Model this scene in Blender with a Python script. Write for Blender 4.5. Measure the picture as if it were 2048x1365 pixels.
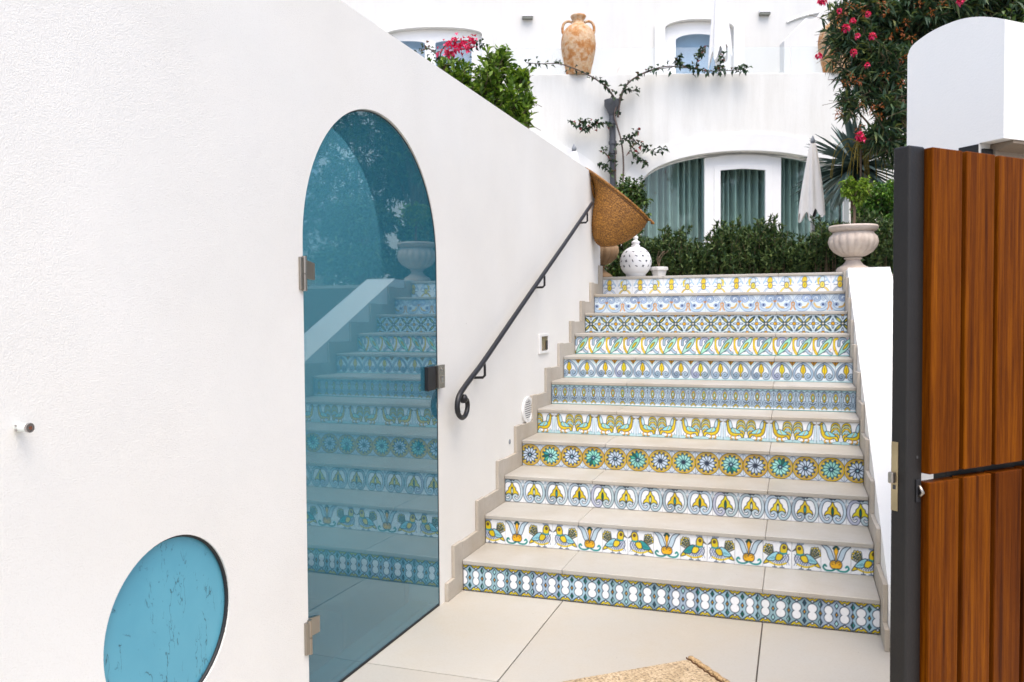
import bpy, math, random
import numpy as np
from mathutils import Vector, Matrix
from mathutils.geometry import tessellate_polygon

SC = bpy.context.scene
COL = SC.collection
for o in list(bpy.data.objects):
    bpy.data.objects.remove(o)
random.seed(7)
RNG = np.random.default_rng(11)

# ------------------------------------------------------------------ camera
CAM = np.array([1.744, -4.2519, 1.5284])
YAW, PITCH, ROLL = -0.32826, -0.03267, -0.00705
FPX = 1671.86                     # focal length in pixels of the 2048 px wide photograph
FWD = np.array([math.sin(YAW), math.cos(YAW), 0.0])
RGT = np.array([math.cos(YAW), -math.sin(YAW), 0.0])
_f = np.array([math.sin(YAW) * math.cos(PITCH), math.cos(YAW) * math.cos(PITCH), math.sin(PITCH)])
_u = np.cross(RGT, _f)
_r2 = RGT * math.cos(ROLL) + _u * math.sin(ROLL)
_u2 = -RGT * math.sin(ROLL) + _u * math.cos(ROLL)
cam_data = bpy.data.cameras.new('camera')
cam = bpy.data.objects.new('camera', cam_data)
COL.objects.link(cam)
cam.matrix_world = Matrix(((_r2[0], _u2[0], -_f[0], CAM[0]), (_r2[1], _u2[1], -_f[1], CAM[1]),
                           (_r2[2], _u2[2], -_f[2], CAM[2]), (0, 0, 0, 1)))
cam_data.sensor_width = 36.0
cam_data.lens = FPX / 2048 * 36.0
cam_data.clip_end = 400
cam_data.dof.use_dof = True
cam_data.dof.focus_distance = 4.0
cam_data.dof.aperture_fstop = 6.3
SC.camera = cam

# ------------------------------------------------------------------ light
SUN_EL, SUN_AZ = math.radians(66), math.radians(148)     # azimuth from +Y towards +X
world = bpy.data.worlds.new('World')
SC.world = world
world.use_nodes = True
wn = world.node_tree.nodes
wl = world.node_tree.links
bgn = wn['Background']
sky = wn.new('ShaderNodeTexSky')
sky.sky_type = 'NISHITA'
sky.sun_disc = False
sky.sun_elevation = SUN_EL
sky.sun_rotation = SUN_AZ
sky.air_density = 0.85
sky.dust_density = 4.5
sky.ozone_density = 1.0
wl.new(sky.outputs[0], bgn.inputs[0])
bgn.inputs[1].default_value = 0.15
sun_d = bpy.data.lights.new('sun', 'SUN')
sun_d.energy = 0.55
sun_d.angle = math.radians(50)
sun_d.color = (1.0, 0.98, 0.92)
sun = bpy.data.objects.new('sun', sun_d)
COL.objects.link(sun)
sdir = Vector((math.sin(SUN_AZ) * math.cos(SUN_EL), math.cos(SUN_AZ) * math.cos(SUN_EL), math.sin(SUN_EL)))
sun.rotation_euler = (-sdir).to_track_quat('-Z', 'Y').to_euler()
sun.location = (4, -6, 9)
SC.view_settings.view_transform = 'Standard'
SC.view_settings.look = 'None'
SC.view_settings.exposure = 1.24
SC.view_settings.gamma = 1.0
SC.view_settings.use_curve_mapping = False


# ------------------------------------------------------------------ pixels to points
def ray(px, py):
    return _f + _r2 * (px - 1024) / FPX - _u2 * (py - 682.5) / FPX


def at_d(px, py, D):                       # at depth D in front of the camera
    d = ray(px, py)
    return CAM + d * (D / (d @ FWD))


def at_x(px, py, x):
    d = ray(px, py)
    return CAM + d * ((x - CAM[0]) / d[0])


def at_y(px, py, y):
    d = ray(px, py)
    return CAM + d * ((y - CAM[1]) / d[1])


def at_z(px, py, z):
    d = ray(px, py)
    return CAM + d * ((z - CAM[2]) / d[2])


# ------------------------------------------------------------------ materials
def lin(c):
    c = np.asarray(c, float) / 255.0
    return np.where(c <= 0.04045, c / 12.92, ((c + 0.055) / 1.055) ** 2.4)


class Nodes:
    def __init__(s, name):
        s.m = bpy.data.materials.new(name)
        s.m.use_nodes = True
        s.t = s.m.node_tree
        s.b = s.t.nodes['Principled BSDF']
        s.out = s.t.nodes['Material Output']

    def n(s, typ, **kw):
        nd = s.t.nodes.new(typ)
        for k, v in kw.items():
            if k in nd.inputs:
                nd.inputs[k].default_value = v
            else:
                setattr(nd, k, v)
        return nd

    def l(s, a, b):
        s.t.links.new(a, b)

    def ramp(s, fac, stops):
        r = s.n('ShaderNodeValToRGB')
        e = r.color_ramp.elements
        while len(e) < len(stops):
            e.new(0.5)
        for i, (p, c) in enumerate(stops):
            e[i].position = p
            e[i].color = (*c[:3], 1)
        s.l(fac, r.inputs[0])
        return r.outputs[0]

    def coord(s, kind='Object', scale=None):
        tc = s.n('ShaderNodeTexCoord')
        if scale is None:
            return tc.outputs[kind]
        mp = s.n('ShaderNodeMapping')
        mp.inputs['Scale'].default_value = scale
        s.l(tc.outputs[kind], mp.inputs[0])
        return mp.outputs[0]

    def noise(s, vec, scale, detail=4, rough=0.55):
        nd = s.n('ShaderNodeTexNoise')
        nd.inputs['Scale'].default_value = scale
        nd.inputs['Detail'].default_value = detail
        nd.inputs['Roughness'].default_value = rough
        if vec is not None:
            s.l(vec, nd.inputs['Vector'])
        return nd.outputs['Fac']

    def mix(s, fac, a, b, typ='MIX'):
        nd = s.n('ShaderNodeMix', data_type='RGBA', blend_type=typ)
        for sock, v in ((nd.inputs[0], fac), (nd.inputs[6], a), (nd.inputs[7], b)):
            if isinstance(v, bpy.types.NodeSocket):
                s.l(v, sock)
            elif isinstance(v, (int, float)):
                sock.default_value = v
            else:
                sock.default_value = (*v[:3], 1)
        return nd.outputs[2]

    def bump(s, h, strength=0.2, dist=0.01, nrm=None):
        b = s.n('ShaderNodeBump')
        b.inputs['Strength'].default_value = strength
        b.inputs['Distance'].default_value = dist
        s.l(h, b.inputs['Height'])
        if nrm is not None:
            s.l(nrm, b.inputs['Normal'])
        return b.outputs[0]

    def set(s, col=None, rough=None, metal=None, nrm=None, **kw):
        for k, v in (('Base Color', col), ('Roughness', rough), ('Metallic', metal)):
            if v is None:
                continue
            if isinstance(v, bpy.types.NodeSocket):
                s.l(v, s.b.inputs[k])
            elif k == 'Base Color':
                s.b.inputs[k].default_value = (*v[:3], 1)
            else:
                s.b.inputs[k].default_value = v
        if nrm is not None:
            s.l(nrm, s.b.inputs['Normal'])
        for k, v in kw.items():
            s.b.inputs[k].default_value = v
        return s.m


def m_plaster(name, base, stucco=0.35, scale=160, stain=0.05, streak=0.0):
    N = Nodes(name)
    P = N.coord('Object')
    n1 = N.noise(P, 1.3, 5)
    n2 = N.noise(P, scale, 3, 0.6)
    n3 = N.noise(P, scale * 0.3, 3, 0.6)
    col = N.ramp(n1, [(0.3, [c * (1 - stain) for c in base]), (0.7, base)])
    # tiny chips and specks
    v = N.n('ShaderNodeTexVoronoi')
    v.inputs['Scale'].default_value = 5.0
    N.l(P, v.inputs['Vector'])
    sp = N.ramp(v.outputs['Distance'], [(0.010, (0.35, 0.3, 0.26)), (0.024, (1, 1, 1))])
    col = N.mix(0.6, col, sp, 'MULTIPLY')
    if streak:
        ps = N.coord('Object', (3.5, 3.5, 0.45))
        st = N.ramp(N.noise(ps, 1.6, 5, 0.65), [(0.42, (1, 1, 1)), (0.75, [1 - streak, 1 - streak * 1.05, 1 - streak * 1.15])])
        col = N.mix(1.0, col, st, 'MULTIPLY')
    b1 = N.bump(n3, stucco * 0.25, 0.002)
    b2 = N.bump(n2, stucco, 0.0030, b1)
    col = N.mix(min(1.0, stucco), col, N.ramp(n2, [(0.30, (0.93, 0.92, 0.905)), (0.46, (1, 1, 1))]), 'MULTIPLY')
    pat = N.ramp(N.noise(P, 0.7, 3, 0.5), [(0.35, (1, 0.985, 0.965)), (0.6, (1, 1, 1))])
    col = N.mix(1.0, col, pat, 'MULTIPLY')
    return N.set(col, 0.85, nrm=b2)


def m_stone(name, a, b, rough=0.55, scale=3.0):
    N = Nodes(name)
    P = N.coord('Object')
    n1 = N.noise(P, scale, 6, 0.6)
    n2 = N.noise(P, 90, 4, 0.7)
    oi = N.n('ShaderNodeObjectInfo')
    c = N.ramp(n1, [(0.3, a), (0.7, b)])
    tone = N.ramp(oi.outputs['Random'], [(0, (0.91, 0.90, 0.885)), (1, (1.0, 1.0, 1.0))])
    stain = N.ramp(N.noise(P, 1.1, 6, 0.7), [(0.40, (1, 1, 1)), (0.66, (0.87, 0.80, 0.70))])
    c = N.mix(0.9, c, stain, 'MULTIPLY')
    c = N.mix(1.0, c, tone, 'MULTIPLY')
    g = N.ramp(n2, [(0.32, (0.86, 0.84, 0.82)), (0.5, (1, 1, 1))])
    c = N.mix(0.45, c, g, 'MULTIPLY')
    v = N.n('ShaderNodeTexVoronoi')
    v.inputs['Scale'].default_value = 9.0
    N.l(P, v.inputs['Vector'])
    sp = N.ramp(v.outputs['Distance'], [(0.012, (0.3, 0.24, 0.18)), (0.035, (1, 1, 1))])
    c = N.mix(0.5, c, sp, 'MULTIPLY')
    r = N.ramp(n1, [(0.2, (rough - 0.08,) * 3), (0.8, (rough + 0.1,) * 3)])
    return N.set(c, r, nrm=N.bump(n2, 0.12, 0.002))


def m_plain(name, col, rough=0.5, metal=0.0, bump=0.0, bscale=60, var=0.12, **kw):
    N = Nodes(name)
    P = N.coord('Object')
    n1 = N.noise(P, 7, 5)
    c = N.ramp(n1, [(0.25, [x * (1 - var) for x in col]), (0.75, [min(1, x * (1 + var)) for x in col])])
    nr = N.bump(N.noise(P, bscale, 4), bump, 0.004) if bump else None
    return N.set(c, rough, metal, nr, **kw)


def m_leaf(name, stops, rough=0.45, trans=0.25):
    N = Nodes(name)
    g = N.n('ShaderNodeNewGeometry')
    c = N.ramp(g.outputs['Random Per Island'], stops)
    N.set(c, rough)
    N.b.inputs['Specular IOR Level'].default_value = 0.35
    t = N.n('ShaderNodeBsdfTranslucent')
    N.l(N.mix(1.0, c, (1.0, 1.0, 0.45), 'MULTIPLY'), t.inputs[0])
    mx = N.n('ShaderNodeMixShader')
    mx.inputs[0].default_value = trans
    N.l(N.b.outputs[0], mx.inputs[1])
    N.l(t.outputs[0], mx.inputs[2])
    N.l(mx.outputs[0], N.out.inputs[0])
    return N.m


def m_glass(name, tint, refl=(0.9, 0.95, 1.0), ior=1.5, boost=1.0, haze=None):
    """Tinted sheet glass: Fresnel reflection over clear tinted transmission."""
    N = Nodes(name)
    N.t.nodes.remove(N.b)
    fr = N.n('ShaderNodeFresnel')
    fr.inputs['IOR'].default_value = ior
    ml = N.n('ShaderNodeMath', operation='MULTIPLY', use_clamp=True)
    N.l(fr.outputs[0], ml.inputs[0])
    ml.inputs[1].default_value = boost
    ge = N.n('ShaderNodeNewGeometry')              # reflect on the outer skin only, the inner skin just passes light
    inv = N.n('ShaderNodeMath', operation='SUBTRACT')
    inv.inputs[0].default_value = 1.0
    N.l(ge.outputs['Backfacing'], inv.inputs[1])
    m2 = N.n('ShaderNodeMath', operation='MULTIPLY')
    N.l(ml.outputs[0], m2.inputs[0])
    N.l(inv.outputs[0], m2.inputs[1])
    ml = m2
    gl = N.n('ShaderNodeBsdfGlossy')
    gl.inputs['Roughness'].default_value = 0.004
    gl.inputs['Color'].default_value = (*refl, 1)
    tr = N.n('ShaderNodeBsdfTransparent')
    tr.inputs[0].default_value = (*tint, 1)
    body = tr.outputs[0]
    if haze:
        df = N.n('ShaderNodeBsdfDiffuse')
        df.inputs[0].default_value = (*haze[0], 1)
        m0 = N.n('ShaderNodeMixShader')
        m0.inputs[0].default_value = haze[1]
        N.l(tr.outputs[0], m0.inputs[1])
        N.l(df.outputs[0], m0.inputs[2])
        body = m0.outputs[0]
    mx = N.n('ShaderNodeMixShader')
    N.l(ml.outputs[0], mx.inputs[0])
    N.l(body, mx.inputs[1])
    N.l(gl.outputs[0], mx.inputs[2])
    N.l(mx.outputs[0], N.out.inputs[0])
    return N.m


M = {}
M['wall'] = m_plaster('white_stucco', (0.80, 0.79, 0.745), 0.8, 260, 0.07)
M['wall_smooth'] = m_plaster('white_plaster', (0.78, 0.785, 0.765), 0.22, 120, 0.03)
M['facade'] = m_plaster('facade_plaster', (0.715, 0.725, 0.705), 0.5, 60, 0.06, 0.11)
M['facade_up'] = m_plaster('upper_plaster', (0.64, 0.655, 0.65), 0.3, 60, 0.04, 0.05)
M['trim'] = m_plain('white_trim', (0.72, 0.73, 0.72), 0.6, bump=0.1, var=0.03)
M['pvc'] = m_plain('white_frame_paint', (0.80, 0.81, 0.81), 0.3, var=0.02)
M['floor'] = m_stone('limestone_floor', (0.42, 0.40, 0.355), (0.50, 0.49, 0.455), 0.5, 2.2)
M['tread'] = m_stone('limestone_tread', (0.41, 0.395, 0.355), (0.48, 0.47, 0.44), 0.5, 2.5)
M['skirt'] = m_stone('limestone_skirting', (0.43, 0.395, 0.34), (0.52, 0.485, 0.43), 0.6, 4.0)
M['grout'] = m_plain('dark_joint', (0.10, 0.09, 0.075), 0.9)
M['mortar'] = m_plain('pale_mortar', (0.55, 0.53, 0.50), 0.9)
M['concrete'] = m_plain('concrete', (0.4, 0.38, 0.35), 0.9, bump=0.2)
M['soil'] = m_plain('soil', (0.06, 0.045, 0.03), 0.95, bump=0.6, bscale=20)
M['court'] = m_plaster('court_plaster', (0.66, 0.68, 0.68), 0.4, 90, 0.1)
M['tuff'] = m_stone('green_stone', (0.035, 0.042, 0.03), (0.10, 0.11, 0.08), 0.8, 14)
M['sill'] = m_stone('pale_green_stone', (0.22, 0.26, 0.22), (0.36, 0.40, 0.35), 0.8, 14)
M['steel'] = m_plain('brushed_steel', (0.38, 0.345, 0.30), 0.32, 1.0, var=0.1)
M['chrome'] = m_plain('steel_disc', (0.45, 0.43, 0.42), 0.25, 1.0)
M['dark_metal'] = m_plain('dark_metal', (0.03, 0.03, 0.033), 0.45, 0.6)
M['iron'] = m_plain('wrought_iron', (0.018, 0.018, 0.02), 0.42, 0.3, bump=0.25, bscale=90)
M['brass'] = m_plain('aged_brass', (0.42, 0.34, 0.20), 0.45, 0.9, bump=0.3, bscale=120, var=0.4)
M['seal_and_shade'] = m_plain('black_rubber_and_shade', (0.01, 0.012, 0.014), 0.6)  # door seals, plus the ring that paints shade into the round reveal
M['acrylic'] = m_plain('white_nylon', (0.72, 0.76, 0.72), 0.25)
M['rust'] = m_plain('rusty_screw', (0.16, 0.05, 0.02), 0.8, bump=0.3)
M['lampglass'] = m_plain('amber_lamp_glass', (0.14, 0.085, 0.015), 0.15, var=0.5)
M['greyframe'] = m_plain('grey_cap', (0.22, 0.24, 0.26), 0.5)
M['vent'] = m_plain('white_plastic', (0.76, 0.76, 0.74), 0.4, var=0.03)
M['ventdark'] = m_plain('vent_dark', (0.04, 0.04, 0.04), 0.8)
M['doorglass'] = m_glass('blue_tinted_glass', (0.36, 0.62, 0.68), (0.76, 0.91, 0.96), 1.5, 2.1,
                         ((0.055, 0.235, 0.33), 0.30))
M['winglass'] = m_glass('green_window_glass', (0.84, 0.94, 0.925), (0.9, 1, 1), 1.5, 1.4)
M['winglass2'] = m_glass('blue_window_glass', (0.80, 0.88, 0.94), (0.9, 0.97, 1), 1.5, 1.6)
M['clear'] = m_glass('clear_glass', (0.965, 0.98, 0.98), (1, 1, 1), 1.45, 0.8, ((0.8, 0.83, 0.84), 0.10))


def _blue():
    N = Nodes('scratched_blue_panel')
    P = N.coord('Object')
    n1 = N.noise(P, 3, 5)
    c = N.ramp(n1, [(0.3, (0.085, 0.32, 0.425)), (0.7, (0.12, 0.39, 0.49))])
    for sc, rot, w, seed in ((15, 0.5, 0.010, 0), (24, 2.1, 0.010, 3), (38, 1.2, 0.010, 7)):
        mp = N.n('ShaderNodeMapping')
        mp.inputs['Scale'].default_value = (1, 1, 0.35)
        mp.inputs['Rotation'].default_value = (rot, 0, 0)
        mp.inputs['Location'].default_value = (seed, seed, seed)
        tc = N.n('ShaderNodeTexCoord')
        N.l(tc.outputs['Object'], mp.inputs[0])
        wv = N.n('ShaderNodeTexNoise')
        wv.inputs['Scale'].default_value = sc
        wv.inputs['Detail'].default_value = 3
        N.l(mp.outputs[0], wv.inputs['Vector'])
        s1 = N.n('ShaderNodeMath', operation='SUBTRACT')
        N.l(wv.outputs['Fac'], s1.inputs[0])
        s1.inputs[1].default_value = 0.5
        s2 = N.n('ShaderNodeMath', operation='ABSOLUTE')
        N.l(s1.outputs[0], s2.inputs[0])
        line = N.ramp(s2.outputs[0], [(w * 0.3, (1, 1, 1)), (w, (0, 0, 0))])
        gate = N.ramp(N.noise(mp.outputs[0], sc * 0.6, 2), [(0.57, (0, 0, 0)), (0.61, (1, 1, 1))])
        f = N.mix(1.0, line, gate, 'MULTIPLY')
        f2 = N.n('ShaderNodeMath', operation='MULTIPLY')
        N.l(f, f2.inputs[0])
        f2.inputs[1].default_value = 0.85
        c = N.mix(f2.outputs[0], c, (0.012, 0.07, 0.085))
    v = N.n('ShaderNodeTexVoronoi')
    v.inputs['Scale'].default_value = 38
    N.l(P, v.inputs['Vector'])
    d = N.ramp(v.outputs['Distance'], [(0.05, (0.15, 0.3, 0.32)), (0.12, (1, 1, 1))])
    g = N.ramp(N.noise(P, 9, 3), [(0.5, (0, 0, 0)), (0.6, (1, 1, 1))])
    c = N.mix(g, c, N.mix(1.0, c, d, 'MULTIPLY'))
    return N.set(c, 0.42, nrm=N.bump(N.noise(P, 60, 4), 0.08, 0.002))


M['blue'] = _blue()


def _wood():
    N = Nodes('varnished_wood')
    oi = N.n('ShaderNodeObjectInfo')
    tc = N.n('ShaderNodeTexCoord')
    mp = N.n('ShaderNodeMapping')
    mp.inputs['Scale'].default_value = (48, 48, 1.3)
    N.l(tc.outputs['Object'], mp.inputs[0])
    add = N.n('ShaderNodeVectorMath', operation='ADD')
    N.l(mp.outputs[0], add.inputs[0])
    sc = N.n('ShaderNodeVectorMath', operation='SCALE')
    cb = N.n('ShaderNodeCombineXYZ')
    for i in range(3):
        N.l(oi.outputs['Random'], cb.inputs[i])
    N.l(cb.outputs[0], sc.inputs[0])
    sc.inputs['Scale'].default_value = 40
    N.l(sc.outputs[0], add.inputs[1])
    g1 = N.noise(add.outputs[0], 1.1, 8, 0.68)
    g2 = N.noise(add.outputs[0], 5.0, 6, 0.75)
    c = N.ramp(g1, [(0.28, (0.045, 0.010, 0.0008)), (0.48, (0.135, 0.034, 0.001)), (0.72, (0.245, 0.073, 0.0012))])
    fine = N.ramp(g2, [(0.36, (0.5, 0.42, 0.38)), (0.55, (1, 1, 1))])
    c = N.mix(0.8, c, fine, 'MULTIPLY')
    tone = N.ramp(oi.outputs['Random'], [(0, (0.60, 0.52, 0.5)), (1, (1.08, 1.1, 1.1))])
    c = N.mix(1.0, c, tone, 'MULTIPLY')
    wear = N.ramp(N.noise(tc.outputs['Object'], 14, 6, 0.75), [(0.70, (0, 0, 0)), (0.76, (1, 1, 1))])
    wf = N.n('ShaderNodeMath', operation='MULTIPLY')
    N.l(wear, wf.inputs[0])
    wf.inputs[1].default_value = 0.35
    c = N.mix(wf.outputs[0], c, (0.48, 0.22, 0.09))
    return N.set(c, 0.5, nrm=N.bump(g2, 0.22, 0.002), **{'Specular IOR Level': 0.05})


M['wood'] = _wood()
M['gatesteel'] = m_plain('charcoal_paint', (0.011, 0.0098, 0.009), 0.5, 0.2, bump=0.2, bscale=140, var=0.2)
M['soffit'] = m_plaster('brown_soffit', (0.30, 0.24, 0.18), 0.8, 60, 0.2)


def _straw(name, a, b, scale=(1, 1, 1)):
    N = Nodes(name)
    P = N.coord('Object')
    n1 = N.noise(P, 85, 3, 0.7)
    n2 = N.noise(P, 9, 3)
    c = N.ramp(n1, [(0.34, [x * 0.3 for x in a]), (0.5, a), (0.64, b)])
    c2 = N.ramp(n2, [(0.35, (0.82, 0.8, 0.75)), (0.65, (1, 1, 1))])
    c = N.mix(1.0, c, c2, 'MULTIPLY')
    return N.set(c, 0.62, nrm=N.bump(n1, 0.6, 0.006))


M['straw'] = _straw('woven_straw', (0.23, 0.092, 0.007), (0.42, 0.195, 0.028))
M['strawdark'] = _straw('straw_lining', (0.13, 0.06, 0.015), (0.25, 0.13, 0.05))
M['jute'] = _straw('jute_weave', (0.50, 0.37, 0.22), (0.62, 0.50, 0.34))
M['juteedge'] = _straw('jute_binding', (0.46, 0.30, 0.14), (0.58, 0.40, 0.20))
M['stitch'] = m_plain('brown_thread', (0.10, 0.045, 0.015), 0.9)
M['urn'] = m_stone('pinkish_stone', (0.42, 0.35, 0.30), (0.58, 0.52, 0.46), 0.75, 8)
M['urnb'] = m_stone('tan_stone', (0.30, 0.19, 0.10), (0.42, 0.29, 0.17), 0.75, 8)
M['ceramic'] = m_plain('white_ceramic', (0.78, 0.79, 0.80), 0.28, var=0.03)
M['hole'] = m_plain('pierced_dark', (0.06, 0.07, 0.09), 0.8)
M['potwhite'] = m_plain('weathered_white_pot', (0.60, 0.59, 0.57), 0.6, bump=0.1)


def _terra():
    N = Nodes('weathered_terracotta')
    P = N.coord('Object')
    n1 = N.noise(P, 4.2, 7, 0.72)
    n2 = N.noise(P, 18, 6, 0.7)
    c = N.ramp(n1, [(0.36, (0.40, 0.14, 0.035)), (0.45, (0.46, 0.23, 0.08)), (0.54, (0.56, 0.43, 0.30)), (0.58, (0.52, 0.35, 0.19)), (0.64, (0.44, 0.19, 0.06))])
    g = N.ramp(n2, [(0.35, (0.8, 0.72, 0.62)), (0.6, (1, 1, 1))])
    return N.set(N.mix(1.0, c, g, 'MULTIPLY'), 0.85, nrm=N.bump(n2, 0.3, 0.01))


M['terra'] = _terra()
M['canvas'] = m_plain('cream_canvas', (0.80, 0.76, 0.70), 0.85, bump=0.15, bscale=200, var=0.06)
M['canvasw'] = m_plain('white_canvas', (0.78, 0.78, 0.77), 0.85, bump=0.1, bscale=200, var=0.03)
M['pole'] = m_plain('aluminium_pole', (0.55, 0.56, 0.57), 0.35, 0.9)
M['pipe'] = m_plain('dark_pipe', (0.075, 0.08, 0.09), 0.5, 0.2, bump=0.1)
M['lampgrey'] = m_plain('lamp_grey', (0.15, 0.16, 0.14), 0.5)
M['curtain'] = m_plain('pale_curtain', (0.44, 0.46, 0.45), 0.9, var=0.05)
M['curtain2'] = m_plain('blue_grey_blind', (0.50, 0.60, 0.68), 0.9, var=0.05)
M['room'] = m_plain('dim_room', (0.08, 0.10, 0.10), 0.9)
M['bark'] = m_plain('brown_bark', (0.14, 0.095, 0.06), 0.9, bump=0.5, bscale=50, var=0.3)
M['twig'] = m_plain('vine_stem', (0.10, 0.075, 0.065), 0.9, bump=0.3, var=0.3)
M['leaf_olea'] = m_leaf('oleander_leaves', [(0, (0.018, 0.045, 0.028)), (0.5, (0.05, 0.105, 0.055)), (0.85, (0.11, 0.165, 0.07)), (1, (0.19, 0.21, 0.075))])
M['leaf_dry'] = m_leaf('dry_seed_clusters', [(0, (0.10, 0.02, 0.012)), (0.6, (0.25, 0.07, 0.02)), (1, (0.40, 0.13, 0.03))])
M['petal'] = m_leaf('pink_petals', [(0, (0.45, 0.005, 0.05)), (0.6, (0.70, 0.02, 0.14)), (1, (0.80, 0.12, 0.25))], 0.6, 0.3)
M['leaf_bush'] = m_leaf('bright_bush_leaves', [(0, (0.035, 0.085, 0.012)), (0.5, (0.105, 0.20, 0.02)), (1, (0.26, 0.38, 0.06))], 0.4, 0.3)
M['leaf_hedge'] = m_leaf('hedge_needles', [(0, (0.016, 0.040, 0.013)), (0.5, (0.045, 0.090, 0.027)), (0.9, (0.11, 0.165, 0.045)), (1, (0.15, 0.17, 0.06))], 0.6, 0.15)
M['leaf_dark'] = m_leaf('dark_shrub_leaves', [(0, (0.016, 0.040, 0.014)), (0.5, (0.05, 0.105, 0.026)), (1, (0.15, 0.23, 0.05))], 0.4, 0.2)
M['leaf_mid'] = m_leaf('glossy_shrub_leaves', [(0, (0.03, 0.09, 0.02)), (0.5, (0.08, 0.19, 0.03)), (1, (0.21, 0.36, 0.06))], 0.35, 0.25)
M['leaf_top'] = m_leaf('topiary_leaves', [(0, (0.07, 0.14, 0.015)), (0.5, (0.17, 0.30, 0.03)), (1, (0.34, 0.46, 0.08))], 0.4, 0.3)
M['leaf_vine'] = m_leaf('vine_leaves', [(0, (0.010, 0.028, 0.018)), (0.6, (0.025, 0.065, 0.03)), (0.9, (0.06, 0.10, 0.04)), (1, (0.25, 0.03, 0.04))], 0.5, 0.2)
M['agave'] = m_plain('agave_blade', (0.075, 0.125, 0.11), 0.5, var=0.35)
M['stalk'] = m_leaf('dry_yellow_stalks', [(0, (0.13, 0.10, 0.015)), (1, (0.27, 0.20, 0.03))], 0.7, 0.2)


def _tile():
    N = Nodes('hand_painted_glaze')
    a = N.n('ShaderNodeAttribute', attribute_name='paint')
    P = N.coord('Object')
    oi = N.n('ShaderNodeObjectInfo')
    tone = N.ramp(oi.outputs['Random'], [(0, (0.93, 0.93, 0.92)), (1, (1, 1, 1))])
    c = N.mix(1.0, a.outputs['Color'], tone, 'MULTIPLY')
    wash = N.ramp(N.noise(P, 70, 4, 0.7), [(0.3, (0.86, 0.86, 0.88)), (0.6, (1, 1, 1))])
    c = N.mix(0.6, c, wash, 'MULTIPLY')
    return N.set(c, 0.16, nrm=N.bump(N.noise(P, 30, 2), 0.10, 0.003))


M['tile'] = _tile()


# ------------------------------------------------------------------ mesh helpers
class MB:
    def __init__(s):
        s.v = []
        s.f = []

    def add(s, vs, fs):
        o = len(s.v)
        s.v.extend([tuple(map(float, p)) for p in vs])
        s.f.extend([tuple(i + o for i in f) for f in fs])
        return s

    def box(s, a, b):
        x0, y0, z0 = a
        x1, y1, z1 = b
        return s.add([(x0, y0, z0), (x1, y0, z0), (x1, y1, z0), (x0, y1, z0), (x0, y0, z1), (x1, y0, z1), (x1, y1, z1), (x0, y1, z1)],
                     [(0, 3, 2, 1), (4, 5, 6, 7), (0, 1, 5, 4), (1, 2, 6, 5), (2, 3, 7, 6), (3, 0, 4, 7)])

    def obox(s, o, ax, ay, az):            # oriented box: corner + three edge vectors
        o, ax, ay, az = map(np.asarray, (o, ax, ay, az))
        p = [o, o + ax, o + ax + ay, o + ay]
        p = p + [q + az for q in p]
        fs = [(0, 3, 2, 1), (4, 5, 6, 7), (0, 1, 5, 4), (1, 2, 6, 5), (2, 3, 7, 6), (3, 0, 4, 7)]
        if np.dot(np.cross(ax, ay), az) < 0:
            fs = [f[::-1] for f in fs]
        return s.add(p, fs)

    def lathe(s, prof, seg=32, c=(0, 0, 0), lobes=0, lobe_amp=None, cap=True):
        c = np.asarray(c)
        vs, fs = [], []
        for k, (r, z) in enumerate(prof):
            for i in range(seg):
                a = 2 * math.pi * i / seg
                rr = r
                if lobes and lobe_amp and lobe_amp[k]:
                    rr = r * (1 + lobe_amp[k] * (abs(math.cos(lobes * a / 2)) ** 0.6 - 0.7))
                vs.append(c + (rr * math.cos(a), rr * math.sin(a), z))
        n = len(prof)
        for k in range(n - 1):
            for i in range(seg):
                j = (i + 1) % seg
                fs.append((k * seg + i, k * seg + j, (k + 1) * seg + j, (k + 1) * seg + i))
        if cap:
            fs.append(tuple(range(seg))[::-1])
            fs.append(tuple((n - 1) * seg + i for i in range(seg)))
        return s.add(vs, fs)

    def tube(s, pts, r, seg=8, caps=True, flat=1.0):
        P = np.asarray(pts, float)
        n = len(P)
        rs = np.broadcast_to(np.asarray(r, float), (n,))
        T = np.gradient(P, axis=0)
        T /= np.linalg.norm(T, axis=1)[:, None] + 1e-12
        up = np.array([0, 0, 1.0]) if abs(T[0][2]) < 0.9 else np.array([1.0, 0, 0])
        vs, fs = [], []
        a = np.cross(up, T[0])
        a /= np.linalg.norm(a)
        for k in range(n):
            a = a - T[k] * (a @ T[k])
            a /= np.linalg.norm(a) + 1e-12
            b = np.cross(T[k], a)
            for i in range(seg):
                t = 2 * math.pi * i / seg
                vs.append(P[k] + rs[k] * (math.cos(t) * a * flat + math.sin(t) * b))
        for k in range(n - 1):
            for i in range(seg):
                j = (i + 1) % seg
                fs.append((k * seg + i, k * seg + j, (k + 1) * seg + j, (k + 1) * seg + i))
        if caps:
            fs.append(tuple(range(seg))[::-1])
            fs.append(tuple((n - 1) * seg + i for i in range(seg)))
        return s.add(vs, fs)

    def prism(s, outer, holes, fn, d0, d1):
        """Extrude a 2D polygon with holes; fn(u, v, d) -> point."""
        loops = [list(outer)] + [list(h) for h in holes]
        tri = tessellate_polygon([[Vector((u, v, 0)) for u, v in l] for l in loops])
        flat = [p for l in loops for p in l]
        n = len(flat)
        vs = [fn(u, v, d0) for u, v in flat] + [fn(u, v, d1) for u, v in flat]
        fs = [tuple(t) for t in tri] + [tuple(i + n for i in t[::-1]) for t in tri]
        o = 0
        for l in loops:
            m = len(l)
            for i in range(m):
                j = (i + 1) % m
                fs.append((o + i, o + j, o + j + n, o + i + n))
            o += m
        return s.add(vs, fs)


OFF = {}


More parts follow.
